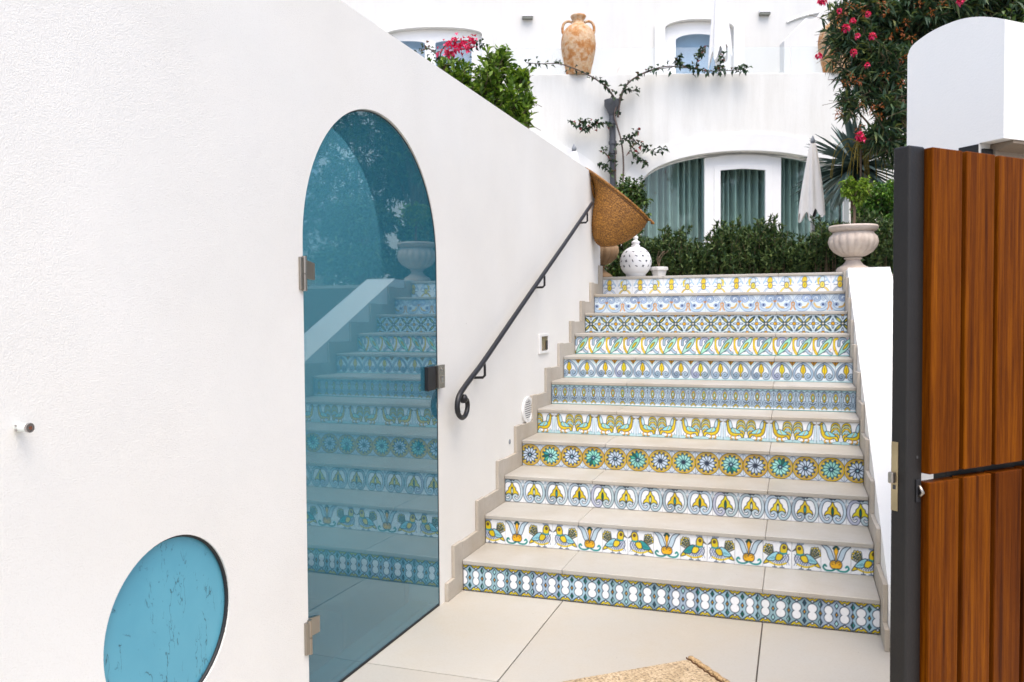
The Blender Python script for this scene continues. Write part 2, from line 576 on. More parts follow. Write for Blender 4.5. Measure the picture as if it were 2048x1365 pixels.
def link(name, me, mat=None, parent=None):
    o = bpy.data.objects.new(name, me)
    COL.objects.link(o)
    if mat is not None and not me.materials:
        me.materials.append(M[mat])
    if parent is not None:
        o.parent = parent
    return o


def fixn(me):
    import bmesh
    bm = bmesh.new()
    bm.from_mesh(me)
    bmesh.ops.recalc_face_normals(bm, faces=bm.faces)
    bm.to_mesh(me)
    bm.free()


def part(name, mb, mat, parent=None, smooth=False, bevel=0.0, fix=False, kind=None, label=None, seg=2):
    """One mesh object; geometry given in world space."""
    off = np.zeros(3)
    q = parent
    if q is not None:
        off = OFF.get(q.name, off)
    me = bpy.data.meshes.new(name)
    V = np.asarray(mb.v, float) - off
    me.from_pydata(V.tolist(), [], mb.f)
    me.update()
    if fix:
        fixn(me)
    o = link(name, me, mat, parent)
    OFF[o.name] = off
    if smooth:
        me.shade_smooth()
        if smooth != 'all':
            me.set_sharp_from_angle(angle=math.radians(40))
    if bevel:
        b = o.modifiers.new('bevel', 'BEVEL')
        b.width = bevel
        b.segments = seg
        b.limit_method = 'ANGLE'
        b.angle_limit = math.radians(35)
    if kind:
        o['kind'] = kind
    if label:
        o['label'] = label
    return o


def tag(o, label, cat, group=None):
    o['label'] = label
    o['category'] = cat
    if group:
        o['group'] = group
    return o


def thing(name, label, cat, loc=(0, 0, 0), group=None):
    o = bpy.data.objects.new(name, None)
    COL.objects.link(o)
    o.empty_display_size = 0.1
    o.location = [float(x) for x in loc]
    OFF[o.name] = np.array(o.location)
    return tag(o, label, cat, group)


def solo(name, mb, mat, label, cat, group=None, loc=None, **kw):
    """A thing that is one mesh, origin at loc."""
    o = part(name, mb, mat, **kw)
    if loc is not None:
        loc = np.asarray(loc, float)
        o.data.transform(Matrix.Translation(Vector(-loc)))
        o.location = loc
        OFF[o.name] = loc
    return tag(o, label, cat, group)


def struct(name, mb, mat, **kw):
    o = part(name, mb, mat, **kw)
    o['kind'] = 'structure'
    return o


def spline(pts, n=8, closed=False):
    P = np.asarray(pts, float)
    out = []
    m = len(P)
    for i in range(m if closed else m - 1):
        if closed:
            a, b, c, d = P[(i - 1) % m], P[i], P[(i + 1) % m], P[(i + 2) % m]
        else:
            a, b, c, d = P[max(i - 1, 0)], P[i], P[i + 1], P[min(i + 2, m - 1)]
        for t in np.linspace(0, 1, n, endpoint=False):
            out.append(0.5 * ((2 * b) + (c - a) * t + (2 * a - 5 * b + 4 * c - d) * t ** 2 + (3 * b - a - 3 * c + d) * t ** 3))
    if not closed:
        out.append(P[-1])
    return np.array(out)


# ================================================================== THE SETTING
T, R, W = 0.356, 0.17, 2.123            # tread depth, rise, stair width
NS = 11
LAND = NS * R                           # landing height
TILE = 0.1455
WX = -0.022                             # face of the left wall
WT = 0.32                               # its thickness
WTOP = 2.81

struct('ground', MB().box((-60, -60, -0.6), (60, 60, -0.06)), 'concrete')

# paved forecourt: a dark bed with separate limestone slabs
floor = struct('floor', MB().box((-0.9, -6.2, -0.058), (5.2, 0.02, -0.012)), 'grout')
XS = [-0.45, 0.572, 1.591, 2.61, 3.63, 4.65]
YS = [-6.13, -5.11, -4.09, -3.07, -2.05, -1.03, -0.004]
for i in range(len(XS) - 1):
    for j in range(len(YS) - 1):
        x0, x1, y0, y1 = XS[i], XS[i + 1], YS[j], YS[j + 1]
        gap = 0.003
        if x0 < WX:
            x0 = WX - 0.16
        b = MB().box((x0 + gap, y0 + gap, -0.03), (x1 - gap, y1 - gap, 0.0))
        part('floor_slab', b, 'floor', floor, bevel=0.0015)

# landing at the top of the stairs and the planted ground beside it
struct('upper_terrace', MB().box((-6, NS * T - T + 0.44, 0.9), (12, 16, LAND - 0.006)), 'floor')
struct('garden_bed_left', MB().box((-7, 0.75, -0.06), (WX - WT - 0.02, NS * T - T + 0.44, 2.05)), 'soil')
gb = MB()
ys = np.linspace(0.25, NS * T - T + 0.44, 14)
zs = 0.1 + (LAND - 0.14) * (ys - ys[0]) / (ys[-1] - ys[0])
rows = [(y, z) for y, z in zip(ys, zs)]
for k in range(len(rows) - 1):
    (y0, z0), (y1, z1) = rows[k], rows[k + 1]
    gb.add([(2.46, y0, -0.06), (9, y0, -0.06), (9, y1, -0.06), (2.46, y1, -0.06), (2.46, y0, z0), (9, y0, z0), (9, y1, z1), (2.46, y1, z1)],
           [(4, 5, 6, 7), (0, 1, 5, 4), (1, 2, 6, 5), (3, 0, 4, 7), (2, 3, 7, 6), (0, 3, 2, 1)])
struct('garden_bed_right', gb, 'soil')

# ------------------------------------------------------------------ the long white wall
DY0, DY1 = -1.51, -0.264                # glass door opening
DC, DR, DZ = (DY0 + DY1) / 2, (DY1 - DY0) / 2, 1.805
arch = [(DY0, -0.03)] + [(DC - DR * math.cos(a), DZ + DR * math.sin(a)) for a in np.linspace(0, math.pi, 49)] + [(DY1, -0.03)]
CY, CZ, CR = -2.237, 0.602, 0.266       # round opening
circ = [(CY + CR * math.cos(a), CZ + CR * math.sin(a)) for a in np.linspace(0, 2 * math.pi, 72, endpoint=False)]
WEND = 3.545
outer = [(-6.5, -0.05), (DY0, -0.05)] + arch[1:-1] + [(DY1, -0.05), (WEND, -0.05), (WEND, WTOP), (-6.5, WTOP)]
wall = MB().prism(outer, [circ], lambda u, v, d: (d, u, v), WX, WX - WT)
wobj = solo('garden_wall', wall, 'wall', 'long white stucco wall with an arched door opening and a round hole', 'wall', fix=True)
# blue disc set back in the round opening
disc = MB()
prof = [(CY + (CR - 0.003) * math.cos(a), CZ + (CR - 0.003) * math.sin(a)) for a in np.linspace(0, 2 * math.pi, 72, endpoint=False)]
disc.prism(prof, [], lambda u, v, d: (d, u, v), WX - 0.019, WX - 0.040)
rwin = solo('round_window', disc, 'blue', 'scratched blue disc filling the round opening low in the white wall', 'window', fix=True, loc=(WX - 0.03, CY, CZ - CR))

part('seal_and_shade', MB().tube([(WX - 0.012, CY + (CR - 0.001) * math.cos(a), CZ + (CR - 0.001) * math.sin(a)) for a in np.linspace(0, 2 * math.pi, 73)], 0.0065, 8), 'seal_and_shade', rwin)  # black ring added to draw the shade in the reveal of the round opening

# ------------------------------------------------------------------ small open court behind the glass door
court = MB()
X1 = WX - WT
court.box((X1 - 2.6, -2.3, -0.05), (X1 - 2.4, 0.72, 2.75))
court.box((X1 - 2.395, 0.50, -0.05), (X1 - 0.005, 0.70, 2.75))
court.box((X1 - 2.395, -2.3, -0.05), (X1 - 0.005, -2.1, 2.75))
solo('court_wall', court, 'court', 'plain wall of the small court seen through the glass door', 'wall', loc=(X1 - 2.5, -0.8, -0.05))
solo('coping', MB().box((X1 - 2.399, -2.09, 1.41), (X1 - 2.36, 0.49, 1.435)), 'court', 'thin ledge across the court wall behind the glass door', 'ledge', loc=(X1 - 2.38, -0.8, 1.41))
sill = struct('door_sill', MB().box((WX - 0.168, DY0 + 0.001, -0.05), (WX - 0.066, DY1 - 0.001, 0.012)), 'sill')
struct('court_floor', MB().box((X1 - 2.4, -2.1, -0.055), (X1, 0.5, -0.01)), 'sill')
q0, q1, q2 = at_x(618, 1270, WX - 0.17), at_x(690, 1207, WX - 0.17), at_x(812, 1166, WX - 0.17)
for ya, yb2, zt_, lab in ((DY0 + 0.004, q1[1] - 0.001, q0[2], 'lowest'), (q1[1], q2[1] - 0.001, q1[2], 'middle'), (q2[1], DY1 - 0.004, q2[2], 'highest')):
    solo('stone_step', MB().box((X1 - 0.95, ya, -0.009), (WX - 0.17, yb2, zt_)), 'tuff', lab + ' of the rounded green stone steps behind the glass door', 'step', 'stone steps in the court', bevel=0.03, seg=4, loc=(X1 - 0.5, (ya + yb2) / 2, -0.009))

# ------------------------------------------------------------------ arched glass door
door = thing('glass_door', 'arched blue tinted glass door set in the white wall', 'door', (WX - 0.02, DY0, 0.006))
door.rotation_euler[2] = -0.0175                     # stands very slightly ajar
gx0, gx1 = WX - 0.026, WX - 0.036
e = 0.006
garch = [(DY0 + e, 0.012)] + [(DC - (DR - e) * math.cos(a), DZ + (DR - e) * math.sin(a)) for a in np.linspace(0, math.pi, 49)] + [(DY1 - e, 0.012)]
part('glass_pane', MB().prism(garch, [], lambda u, v, d: (d, u, v), gx0, gx1), 'doorglass', door, fix=True)
edge = MB()
inner = [(DC + (y - DC) * 0.9945, 0.012 if z < 0.02 else z - 0.004) for y, z in garch]
part('bottom_seal', MB().box((gx1 - 0.002, DY0 + e, 0.0005), (gx0 + 0.003, DY1 - e, 0.0115)), 'seal_and_shade', door)
rim = [(gx0 + 0.0008, y, z) for y, z in garch]
part('edge_line', MB().tube(rim, 0.0022, 5), 'seal_and_shade', door)
for zc in (at_x(608, 548, WX)[2], at_x(615, 1275, WX)[2]):
    h = MB()
    h.box((WX + 0.0005, DY0 - 0.030, zc - 0.062), (WX + 0.012, DY0 - 0.004, zc + 0.062))
    hg = part('hinge', h, 'steel', door, bevel=0.002)
    k = MB()
    k.tube([(WX + 0.008, DY0 - 0.002, zc - 0.066), (WX + 0.008, DY0 - 0.002, zc - 0.003)], 0.0095, 12)
    k.tube([(WX + 0.008, DY0 - 0.002, zc + 0.0005), (WX + 0.008, DY0 - 0.002, zc + 0.066)], 0.0095, 12)
    part('hinge_barrel', k, 'steel', hg, smooth=True)
    a = MB()
    pr = [(DY0 + 0.010, zc + 0.004), (DY0 + 0.012, zc + 0.062), (DY0 + 0.105, zc + 0.045), (DY0 + 0.105, zc - 0.020), (DY0 + 0.06, zc - 0.018)]
    a.prism(pr, [], lambda u, v, d: (d, u, v), gx0 + 0.001, gx0 + 0.011)
    part('hinge_plate', a, 'steel', hg, fix=True, bevel=0.002)
zc = at_x(868, 755, WX)[2]
lk = part('lock', MB().box((gx0 + 0.001, DY1 - 0.155, zc - 0.062), (gx0 + 0.022, DY1 - 0.062, zc + 0.058)), 'dark_metal', door, bevel=0.002)
kp = part('keeper', MB().box((WX - 0.012, DY1 - 0.058, zc - 0.058), (WX + 0.010, DY1 + 0.018, zc + 0.062)), 'steel', door, bevel=0.002)
part('keyhole', MB().tube([(WX + 0.0085, DY1 - 0.02, zc + 0.04), (WX + 0.0115, DY1 - 0.02, zc + 0.04)], 0.010, 12).box((WX + 0.0085, DY1 - 0.032, zc - 0.03), (WX + 0.0125, DY1 - 0.008, zc + 0.004)), 'chrome', kp)

# rubber-tipped door stop on the wall
p = at_x(35, 855, WX)
ds = thing('door_stop', 'small clear door stop with a steel disc on the white wall', 'door stop', (WX, p[1], p[2]))
yb, zb = p[1], p[2]
part('body', MB().tube([(WX - 0.01, yb, zb), (WX + 0.034, yb, zb)], 0.0105, 20), 'acrylic', ds, smooth=True)
part('disc', MB().tube([(WX + 0.034, yb, zb), (WX + 0.041, yb, zb)], 0.0115, 24), 'chrome', ds, smooth=True)
part('screw', MB().tube([(WX + 0.041, yb, zb), (WX + 0.0418, yb, zb)], 0.0045, 14), 'rust', ds, smooth=True)
part('band', MB().box((WX + 0.004, yb - 0.0118, zb - 0.008), (WX + 0.010, yb - 0.0098, zb - 0.002)).box((WX + 0.004, yb - 0.0118, zb + 0.002), (WX + 0.010, yb - 0.0098, zb + 0.008)), 'chrome', ds)

# ------------------------------------------------------------------ tile painting
def C(*c):
    return np.array(c, float)


WHITE, YEL, AMB = C(238, 242, 246), C(220, 194, 34), C(205, 150, 24)
BLU, LBLU, NAVY = C(164, 188, 204), C(200, 220, 228), C(34, 48, 66)
TEAL, AQUA, GRN, PINK = C(40, 148, 150), C(168, 220, 222), C(14, 92, 74), C(222, 178, 150)
GOLD, BRN = C(218, 190, 44), C(120, 84, 30)


class Canvas:
    SS = 2

    def __init__(s, N, bg=WHITE, flip=False):
        s.N = N
        m = (N + 1) * s.SS
        t = (np.arange(m) + 0.5) / m
        t = (t * (N + 1) - 0.5) / N
        s.X, s.Y = np.meshgrid(t, t)
        if flip:
            s.X = 1 - s.X
        s.img = np.tile(np.asarray(bg, float), (m, m, 1))
        s.px = 0.7 / N

    def put(s, d, col, a=1.0):            # d: signed distance, negative inside
        c = np.clip(0.5 - d / s.px, 0, 1)[..., None] * a
        s.img = s.img * (1 - c) + np.asarray(col) * c

    def segd(s, P):
        P = np.asarray(P, float)
        D = np.full(s.X.shape, 9.0)
        for (x0, y0), (x1, y1) in zip(P[:-1], P[1:]):
            dx, dy = x1 - x0, y1 - y0
            L = dx * dx + dy * dy + 1e-12
            t = np.clip(((s.X - x0) * dx + (s.Y - y0) * dy) / L, 0, 1)
            D = np.minimum(D, np.hypot(s.X - x0 - t * dx, s.Y - y0 - t * dy))
        return D

    def line(s, P, w, col, a=1.0, sm=True):
        P = spline(P, 5) if sm and len(P) > 2 else P
        s.put(s.segd(P) - w / 2, col, a)

    def poly(s, P, col, out=None, w=0.028, sm=True, a=1.0):
        P = spline(P, 5, True) if sm else np.asarray(P, float)
        ins = np.zeros(s.X.shape, bool)
        Q = np.vstack([P, P[:1]])
        for (x0, y0), (x1, y1) in zip(Q[:-1], Q[1:]):
            if y0 == y1:
                continue
            c = ((y0 > s.Y) != (y1 > s.Y)) & (s.X < (x1 - x0) * (s.Y - y0) / (y1 - y0) + x0)
            ins ^= c
        d = s.segd(Q)
        s.put(np.where(ins, -d, d), col, a)
        if out is not None:
            s.put(d - w / 2, out)

    def ell(s, x, y, rx, ry, col, out=None, w=0.028, rot=0.0, a=1.0):
        c, q = math.cos(rot), math.sin(rot)
        u = ((s.X - x) * c + (s.Y - y) * q) / rx
        v = (-(s.X - x) * q + (s.Y - y) * c) / ry
        r = np.hypot(u, v)
        d = (r - 1) * min(rx, ry)
        if col is not None:
            s.put(d, col, a)
        if out is not None:
            s.put(np.abs(d) - w / 2, out)

    def dia(s, x, y, rx, ry, col, out=None, w=0.026):
        s.poly([(x - rx, y), (x, y + ry), (x + rx, y), (x, y - ry)], col, out, w, sm=False)

    def result(s):
        m, k = s.N + 1, s.SS
        im = s.img.reshape(m, k, m, k, 3).mean((1, 3))
        return lin(im)


def jit(rng, c, k=9):
    return np.clip(c + rng.normal(0, 3, 3) + rng.normal(0, k), 0, 250)


def d_eight(c, r):                        # row 1: white figure-of-eight cells
    c.poly([(-.1, .10), (0, .01), (.125, .12), (.25, .19), (.375, .12), (.5, .01), (.625, .12), (.75, .19), (.875, .12), (1, .01), (1.1, .1),
            (1.1, .9), (1, .99), (.875, .88), (.75, .81), (.625, .88), (.5, .99), (.375, .88), (.25, .81), (.125, .88), (0, .99), (-.1, .9)],
           jit(r, C(156, 190, 202)), NAVY, .022, sm=False)
    for cx in (.25, .75):
        rr = .135 + r.uniform(-.012, .02)
        for k in (0, 1):
            o = .022 if k == 0 else 0
            col = NAVY if k == 0 else WHITE
            c.ell(cx, .635, rr + o, .145 + o, col)
            c.ell(cx, .375, rr + o, .145 + o, col)
        for s in (1, -1):
            yy = .5 + s * .44
            c.line([(cx - .16, yy + s * .05), (cx - .08, yy - s * .035), (cx, yy + s * .015), (cx + .08, yy - s * .035), (cx + .16, yy + s * .05)][0:5], .085, NAVY, sm=False)
            c.line([(cx - .16, yy + s * .05), (cx - .08, yy - s * .035), (cx, yy + s * .015), (cx + .08, yy - s * .035), (cx + .16, yy + s * .05)][0:5], .05, jit(r, YEL), sm=False)
            c.dia(cx, yy - s * .07, .05, .05, WHITE, NAVY, .018)
    for cx in (0, .5, 1):
        tc = [TEAL, AQUA, GRN, C(28, 70, 84)][int(r.integers(4))]
        c.dia(cx, .5, .045, .085, jit(r, AMB), NAVY, .03)
        c.dia(cx, .80, .06, .11, tc, NAVY, .026)
        c.dia(cx, .20, .06, .11, tc, NAVY, .026)


def d_bird(c, r):                         # row 2: crowned peahen facing right
    for k, a in enumerate(np.linspace(1.72, 2.62, 6)):
        dx, dy = math.cos(a), math.sin(a)
        b = np.array((.36, .40))
        L = .50 - .04 * abs(k - 2)
        tip = b + L * np.array((dx, dy))
        c.line([b, tip], .105, NAVY, sm=False)
        c.line([b, tip], .07, YEL if k % 2 else C(214, 204, 130), sm=False)
        for q in (.5, .68, .86):
            p = b + L * q * np.array((dx, dy))
            c.ell(p[0], p[1], .026, .026, WHITE if k % 2 else GRN, NAVY, .016)
    c.poly([(.02, .13), (.16, .36), (.3, .34), (.3, .24)], YEL, NAVY, .026)
    c.poly([(.14, .34), (.24, .20), (.45, .12), (.68, .13), (.86, .26), (.90, .44), (.80, .58), (.60, .60), (.36, .52)], C(206, 214, 226), NAVY, .026)
    for q in np.linspace(.52, .92, 6):
        c.line([(q, .14), (q - .18, .58)], .016, C(60, 78, 120), sm=False)
        c.line([(q - .28, .18), (q, .56)], .016, C(60, 78, 120), sm=False)
    c.line([(.24, .20), (.42, .13), (.62, .13), (.8, .2)], .06, YEL)
    wc = TEAL if r.random() < .5 else C(150, 208, 222)
    c.poly([(.12, .30), (.30, .52), (.50, .60), (.56, .42), (.36, .26)], wc, NAVY, .026)
    for q in (.2, .3, .4):
        c.line([(q, .33), (q + .18, .42)], .014, C(20, 90, 110), sm=False)
    c.poly([(.44, .32), (.50, .52), (.66, .52), (.70, .42), (.58, .28)], jit(r, YEL), NAVY, .026)
    c.poly([(.62, .58), (.60, .74), (.66, .89), (.78, .91), (.86, .82), (.84, .64), (.80, .56)], jit(r, YEL), NAVY, .026)
    c.poly([(.85, .80), (.98, .66), (.86, .72)], AMB, NAVY, .022, sm=False)
    c.ell(.74, .78, .048, .055, BRN, NAVY, .02)
    c.line([(.61, .58), (.7, .545), (.82, .57)], .055, TEAL)
    for q in (.62, .70, .78):
        c.line([(q + .04, .91), (q, .98)], .02, C(70, 90, 130), sm=False)
        c.ell(q, .965, .028, .028, LBLU, C(70, 90, 130), .014)
    for q in (.40, .66):
        c.line([(q, .13), (q + .02, .05)], .03, C(60, 80, 110), sm=False)
        c.line([(q - .06, .035), (q + .08, .035)], .03, C(60, 80, 110), sm=False)


def d_tulip(c, r):                        # row 2: split tulip with teal scroll
    for s in (-1, 1):
        f = lambda x: .5 + s * x
        c.poly([(f(.485), .985), (f(.33), .97), (f(.19), .86), (f(.10), .64), (f(.05), .44), (f(.15), .38), (f(.25), .54), (f(.34), .80)], C(190, 212, 226), NAVY, .024)
        c.line([(f(.02), .14), (f(.16), .07), (f(.34), .08), (f(.43), .18), (f(.38), .27), (f(.33), .22)], .062, jit(r, C(30, 130, 128), 12))
    c.poly([(.38, .88), (.5, 1.02), (.62, .88), (.55, .80), (.45, .80)], GRN, NAVY, .02, sm=False)
    c.poly([(.5, .94), (.42, .80), (.47, .62), (.48, .44), (.52, .44), (.53, .62), (.58, .80)], jit(r, C(232, 176, 24)), NAVY, .02, sm=False)
    c.ell(.41, .30, .115, .15, jit(r, C(236, 178, 30)), NAVY, .024)
    c.ell(.59, .30, .115, .15, jit(r, C(236, 178, 30)), NAVY, .024)
    c.ell(.5, .24, .08, .08, C(236, 178, 30))
    for s in (-1, 1):
        c.line([(.5 + s * .03, .36), (.5 + s * .12, .40), (.5 + s * .14, .31), (.5 + s * .09, .31)], .024, BRN)


def d_bell(c, r):                         # row 3: yellow bell leaf in grey scrolls
    for s in (-1, 1):
        f = lambda x: .5 + s * x
        P = [(f(.03), .90), (f(.2), .93), (f(.36), .82), (f(.44), .55), (f(.42), .30), (f(.30), .10), (f(.14), .08), (f(.06), .22), (f(.14), .33), (f(.22), .26)]
        c.line(P, .135, NAVY)
        c.line(P, .095, jit(r, C(180, 200, 212)))
        c.line([(f(.02), .98), (f(.07), .93), (f(.11), .98)], .03, NAVY)
        c.line([(f(.49), .95), (f(.44), .80)], .05, C(180, 200, 212))
    c.poly([(.5, .86), (.58, .70), (.66, .62), (.68, .52), (.76, .44), (.80, .30), (.70, .36), (.6, .36), (.5, .28), (.4, .36), (.3, .36), (.2, .30), (.24, .44), (.32, .52), (.34, .62), (.42, .70)], jit(r, YEL, 6), NAVY, .026)
    c.ell(.5, .48, .045, .15, [AQUA, GRN, TEAL, C(206, 226, 214)][int(r.integers(4))], NAVY, .024)


def d_daisy(c, r, dark=True):             # row 4: rosette in a yellow ring
    c.img[:] = C(200, 212, 222)
    for s in (0, 1):
        for t in (0, 1):
            c.line([(s, t), (.5, .5)], .02, C(90, 110, 150), sm=False)
    c.ell(.5, .5, .515, .50, jit(r, GOLD), C(80, 60, 40), .024)
    c.ell(.5, .5, .455, .44, C(236, 214, 190), BRN, .016)
    c.ell(.5, .5, .42, .405, jit(r, C(222, 196, 40)), BRN, .016)
    pc = C(196, 214, 232) if dark else jit(r, C(156, 216, 206), 12)
    hot = int(r.integers(0, 12)) if r.random() < .45 else -9
    for k in range(12):
        a = k * math.pi / 6 + .13
        dx, dy = math.cos(a), math.sin(a)
        col = pc
        if not dark and hot <= k <= hot + 2:
            col = [TEAL, GRN, C(60, 170, 140)][k - hot]
        c.ell(.5 + .225 * dx, .5 + .22 * dy, .165, .068, col, NAVY if dark else C(24, 70, 90), .026, rot=a)
        c.ell(.5 + .325 * dx, .5 + .32 * dy, .018, .018, NAVY)
    c.ell(.5, .5, .06, .06, C(24, 40, 66) if r.random() < .3 else C(150, 196, 214), NAVY, .036)


def d_cock(c, r):                         # row 5: cockerel facing right
    c.poly([(-.05, -.05), (-.05, .08), (.15, .14), (.35, .08), (.6, .10), (.85, .16), (1.05, .10), (1.05, -.05)], C(178, 216, 222), C(90, 130, 150), .014)
    c.line([(.93, .08), (.95, .5), (.91, .8)], .10, C(196, 218, 230), .9)
    c.line([(.88, .1), (.90, .5), (.88, .74)], .014, C(110, 140, 170))
    for k, (h, w_) in enumerate(((.93, .02), (.82, .0), (.70, .02), (.57, .06), (.44, .10))):
        P = [(.40, .44), (.36, h - .10), (.24, h), (.10, h - .06), (w_ + .03, h - .24)]
        c.line(P, .092, NAVY)
        c.line(P, .058, [YEL, C(196, 206, 150), GOLD, AQUA, YEL][k])
    c.poly([(.10, .18), (.16, .34), (.36, .40), (.55, .42), (.66, .54), (.64, .76), (.70, .92), (.80, .96), (.86, .86), (.84, .62), (.80, .40), (.66, .24), (.45, .20), (.28, .26), (.18, .14)], jit(r, C(222, 196, 40), 7), NAVY, .026)
    c.poly([(.60, .60), (.63, .80), (.72, .94), (.76, .80), (.70, .56)], C(186, 216, 228), NAVY, .02)
    c.poly([(.22, .36), (.40, .52), (.60, .58), (.66, .44), (.50, .34)], jit(r, C(140, 208, 214)), NAVY, .024)
    c.line([(.44, .36), (.54, .54)], .03, AMB, sm=False)
    c.poly([(.86, .88), (.97, .86), (.86, .80)], AMB, NAVY, .018, sm=False)
    c.ell(.79, .87, .022, .022, NAVY)
    for q in (.42, .62):
        c.line([(q, .24), (q + .06, .14), (q, .05)], .05, AMB, sm=False)
        c.line([(q - .06, .05), (q + .07, .05)], .035, NAVY, sm=False)
        c.line([(q - .05, .06), (q + .06, .06)], .022, AMB, sm=False)
    for q in (.08, .3, .78):
        c.line([(q, .16), (q + .02, .24)], .02, C(60, 90, 130), sm=False)


def d_almond(c, r):                       # row 6: two yellow almonds with grey scrolls
    c.img[:] = C(162, 184, 200)
    c.poly([(-.1, 1.1), (-.1, .93), (0, .95), (.12, .86), (.25, .95), (.38, .86), (.5, .95), (.62, .86), (.75, .95), (.88, .86), (1, .95), (1.1, .93), (1.1, 1.1)], C(176, 214, 222), NAVY, .018, sm=False)
    c.poly([(-.1, -.1), (-.1, .10), (1.1, .10), (1.1, -.1)], WHITE, sm=False)
    c.poly([(-.1, -.1), (-.1, .035), (1.1, .035), (1.1, -.1)], C(120, 190, 196), sm=False)
    for cx in (.25, .75):
        c.poly([(cx, .90), (cx + .15, .70), (cx + .16, .42), (cx, .30), (cx - .16, .42), (cx - .15, .70)], C(206, 220, 236), NAVY, .022)
        c.poly([(cx, .84), (cx + .10, .64), (cx, .40), (cx - .10, .64)], jit(r, YEL), NAVY, .024)
        c.poly([(cx, .75), (cx + .045, .63), (cx, .50), (cx - .045, .63)], jit(r, C(170, 214, 196)), NAVY, .022)
        for s in (-1, 1):
            P = [(cx + s * .03, .36), (cx + s * .10, .42), (cx + s * .19, .38), (cx + s * .19, .24), (cx + s * .11, .20), (cx + s * .09, .28)]
            c.line(P, .082, NAVY)
            c.line(P, .05, C(170, 192, 208))
            c.line([(cx, .22), (cx + s * .10, .10)], .07, NAVY, sm=False)
            c.line([(cx, .22), (cx + s * .10, .10)], .042, YEL, sm=False)
    for cx in (0, .5, 1):
        c.dia(cx, .74, .035, .07, WHITE, NAVY, .02)


def d_heart(c, r):                        # row 7: grey heart with a yellow bud
    c.img[:] = C(222, 232, 240)
    c.poly([(-.1, -.1), (-.1, .08), (1.1, .08), (1.1, -.1)], C(188, 222, 228), sm=False)
    for s in (-1, 1):
        f = lambda x: .5 + s * x
        c.poly([(f(.5), 1.02), (f(.34), 1.02), (f(.5), .80)], AMB, BRN, .03, sm=False)
        c.line([(f(.5), .72), (f(.26), .98)], .03, C(150, 200, 196), sm=False)
        P = [(f(0), .92), (f(.20), .82), (f(.38), .60), (f(.43), .36), (f(.34), .16), (f(.18), .14), (f(.12), .28), (f(.22), .38), (f(.29), .30), (f(.22), .25)]
        c.line(P, .125, NAVY)
        c.line(P, .088, jit(r, C(154, 178, 198)))
    c.poly([(.5, .88), (.60, .70), (.62, .52), (.53, .36), (.53, .22), (.47, .22), (.47, .36), (.38, .52), (.40, .70)], jit(r, C(222, 196, 40), 7), NAVY, .026)
    c.line([(.5, .42), (.5, .72)], .022, BRN, sm=False)


def d_leaf(c, r):                         # row 8: slanting leaf and yellow horn
    c.poly([(-.1, -.1), (-.1, .05), (1.1, .05), (1.1, -.1)], C(120, 196, 196), sm=False)
    P = [(.28, .55), (.30, .80), (.45, .93), (.62, .86), (.60, .70), (.52, .72)]
    c.line(P, .15, NAVY)
    c.line(P, .11, jit(r, C(172, 196, 214)))
    P = [(.55, .25), (.70, .30), (.80, .18), (.92, .12)]
    c.line(P, .15, NAVY)
    c.line(P, .11, C(172, 196, 214))
    P = [(.20, .92), (.06, .84), (.04, .52), (.14, .22), (.22, .10)]
    c.line(P, .13, BRN)
    c.line(P, .092, jit(r, C(222, 196, 40)))
    c.poly([(.96, .98), (.72, .86), (.46, .56), (.30, .24), (.26, .06), (.44, .14), (.70, .36), (.90, .66)], jit(r, C(170, 220, 200), 14), NAVY, .03)
    c.poly([(.78, .70), (.60, .60), (.48, .34), (.66, .46)], jit(r, YEL), NAVY, .024)
    for x, y in ((.7, .92), (.08, .30), (.9, .36), (.86, .26)):
        c.ell(x, y, .022, .022, C(190, 70, 40))


def d_cross(c, r):                        # row 9: green cross leaves and small flowers
    c.img[:] = C(206, 226, 234)
    for a in (math.pi / 4, 3 * math.pi / 4, 5 * math.pi / 4, 7 * math.pi / 4):
        dx, dy = math.cos(a), math.sin(a)
        p = (.5 + .30 * dx, .5 + .30 * dy)
        c.ell(p[0], p[1], .30, .13, C(236, 244, 248), None, rot=a)
        c.ell(p[0], p[1], .27, .085, jit(r, C(150, 206, 190) if r.random() < .8 else C(40, 120, 90), 12), NAVY, .024, rot=a)
        c.ell(p[0], p[1], .19, .042, jit(r, GOLD), NAVY, .018, rot=a)
    c.ell(.5, .5, .07, .07, C(206, 200, 180), NAVY, .032)
    for x, y in ((0, .5), (1, .5), (.5, 1), (.5, 0)):
        for k in range(4):
            a = k * math.pi / 2
            c.ell(x + .15 * math.cos(a), y + .15 * math.sin(a), .11, .05, C(190, 208, 230), NAVY, .022, rot=a)
        c.ell(x, y, .085, .085, jit(r, C(234, 180, 30)), BRN, .032)


def d_scroll(c, r):                       # row 10: big C-scroll with acanthus
    c.img[:] = C(216, 230, 240)
    P = [(1.02, .56), (.90, .90), (.62, .94), (.56, .70), (.72, .62), (.78, .74)]
    c.line(P, .14, C(92, 112, 150))
    c.line(P, .10, jit(r, C(170, 192, 220)))
    P = [(.92, .62), (.86, .30), (.62, .10), (.32, .12), (.12, .32), (.14, .50)]
    c.line(P, .17, C(70, 92, 136))
    c.line(P, .13, jit(r, C(176, 200, 222)))
    c.line([(.84, .46), (.72, .28), (.52, .24)], .10, jit(r, C(214, 182, 110), 14))
    c.ell(.36, .40, .07, .07, C(60, 80, 130), None)
    c.ell(.36, .40, .12, .10, None, C(110, 140, 180), .03)
    P = [(.02, .40), (.10, .66), (.30, .92), (.44, .84), (.36, .68), (.28, .74)]
    c.line(P, .12, C(92, 112, 150))
    c.line(P, .085, C(190, 208, 222))
    c.line([(0, .55), (.08, .48), (.05, .30), (.12, .1)], .07, jit(r, C(206, 150, 92), 14))
    c.line([(.95, .62), (1.02, .58)], .10, C(196, 140, 90), sm=False)


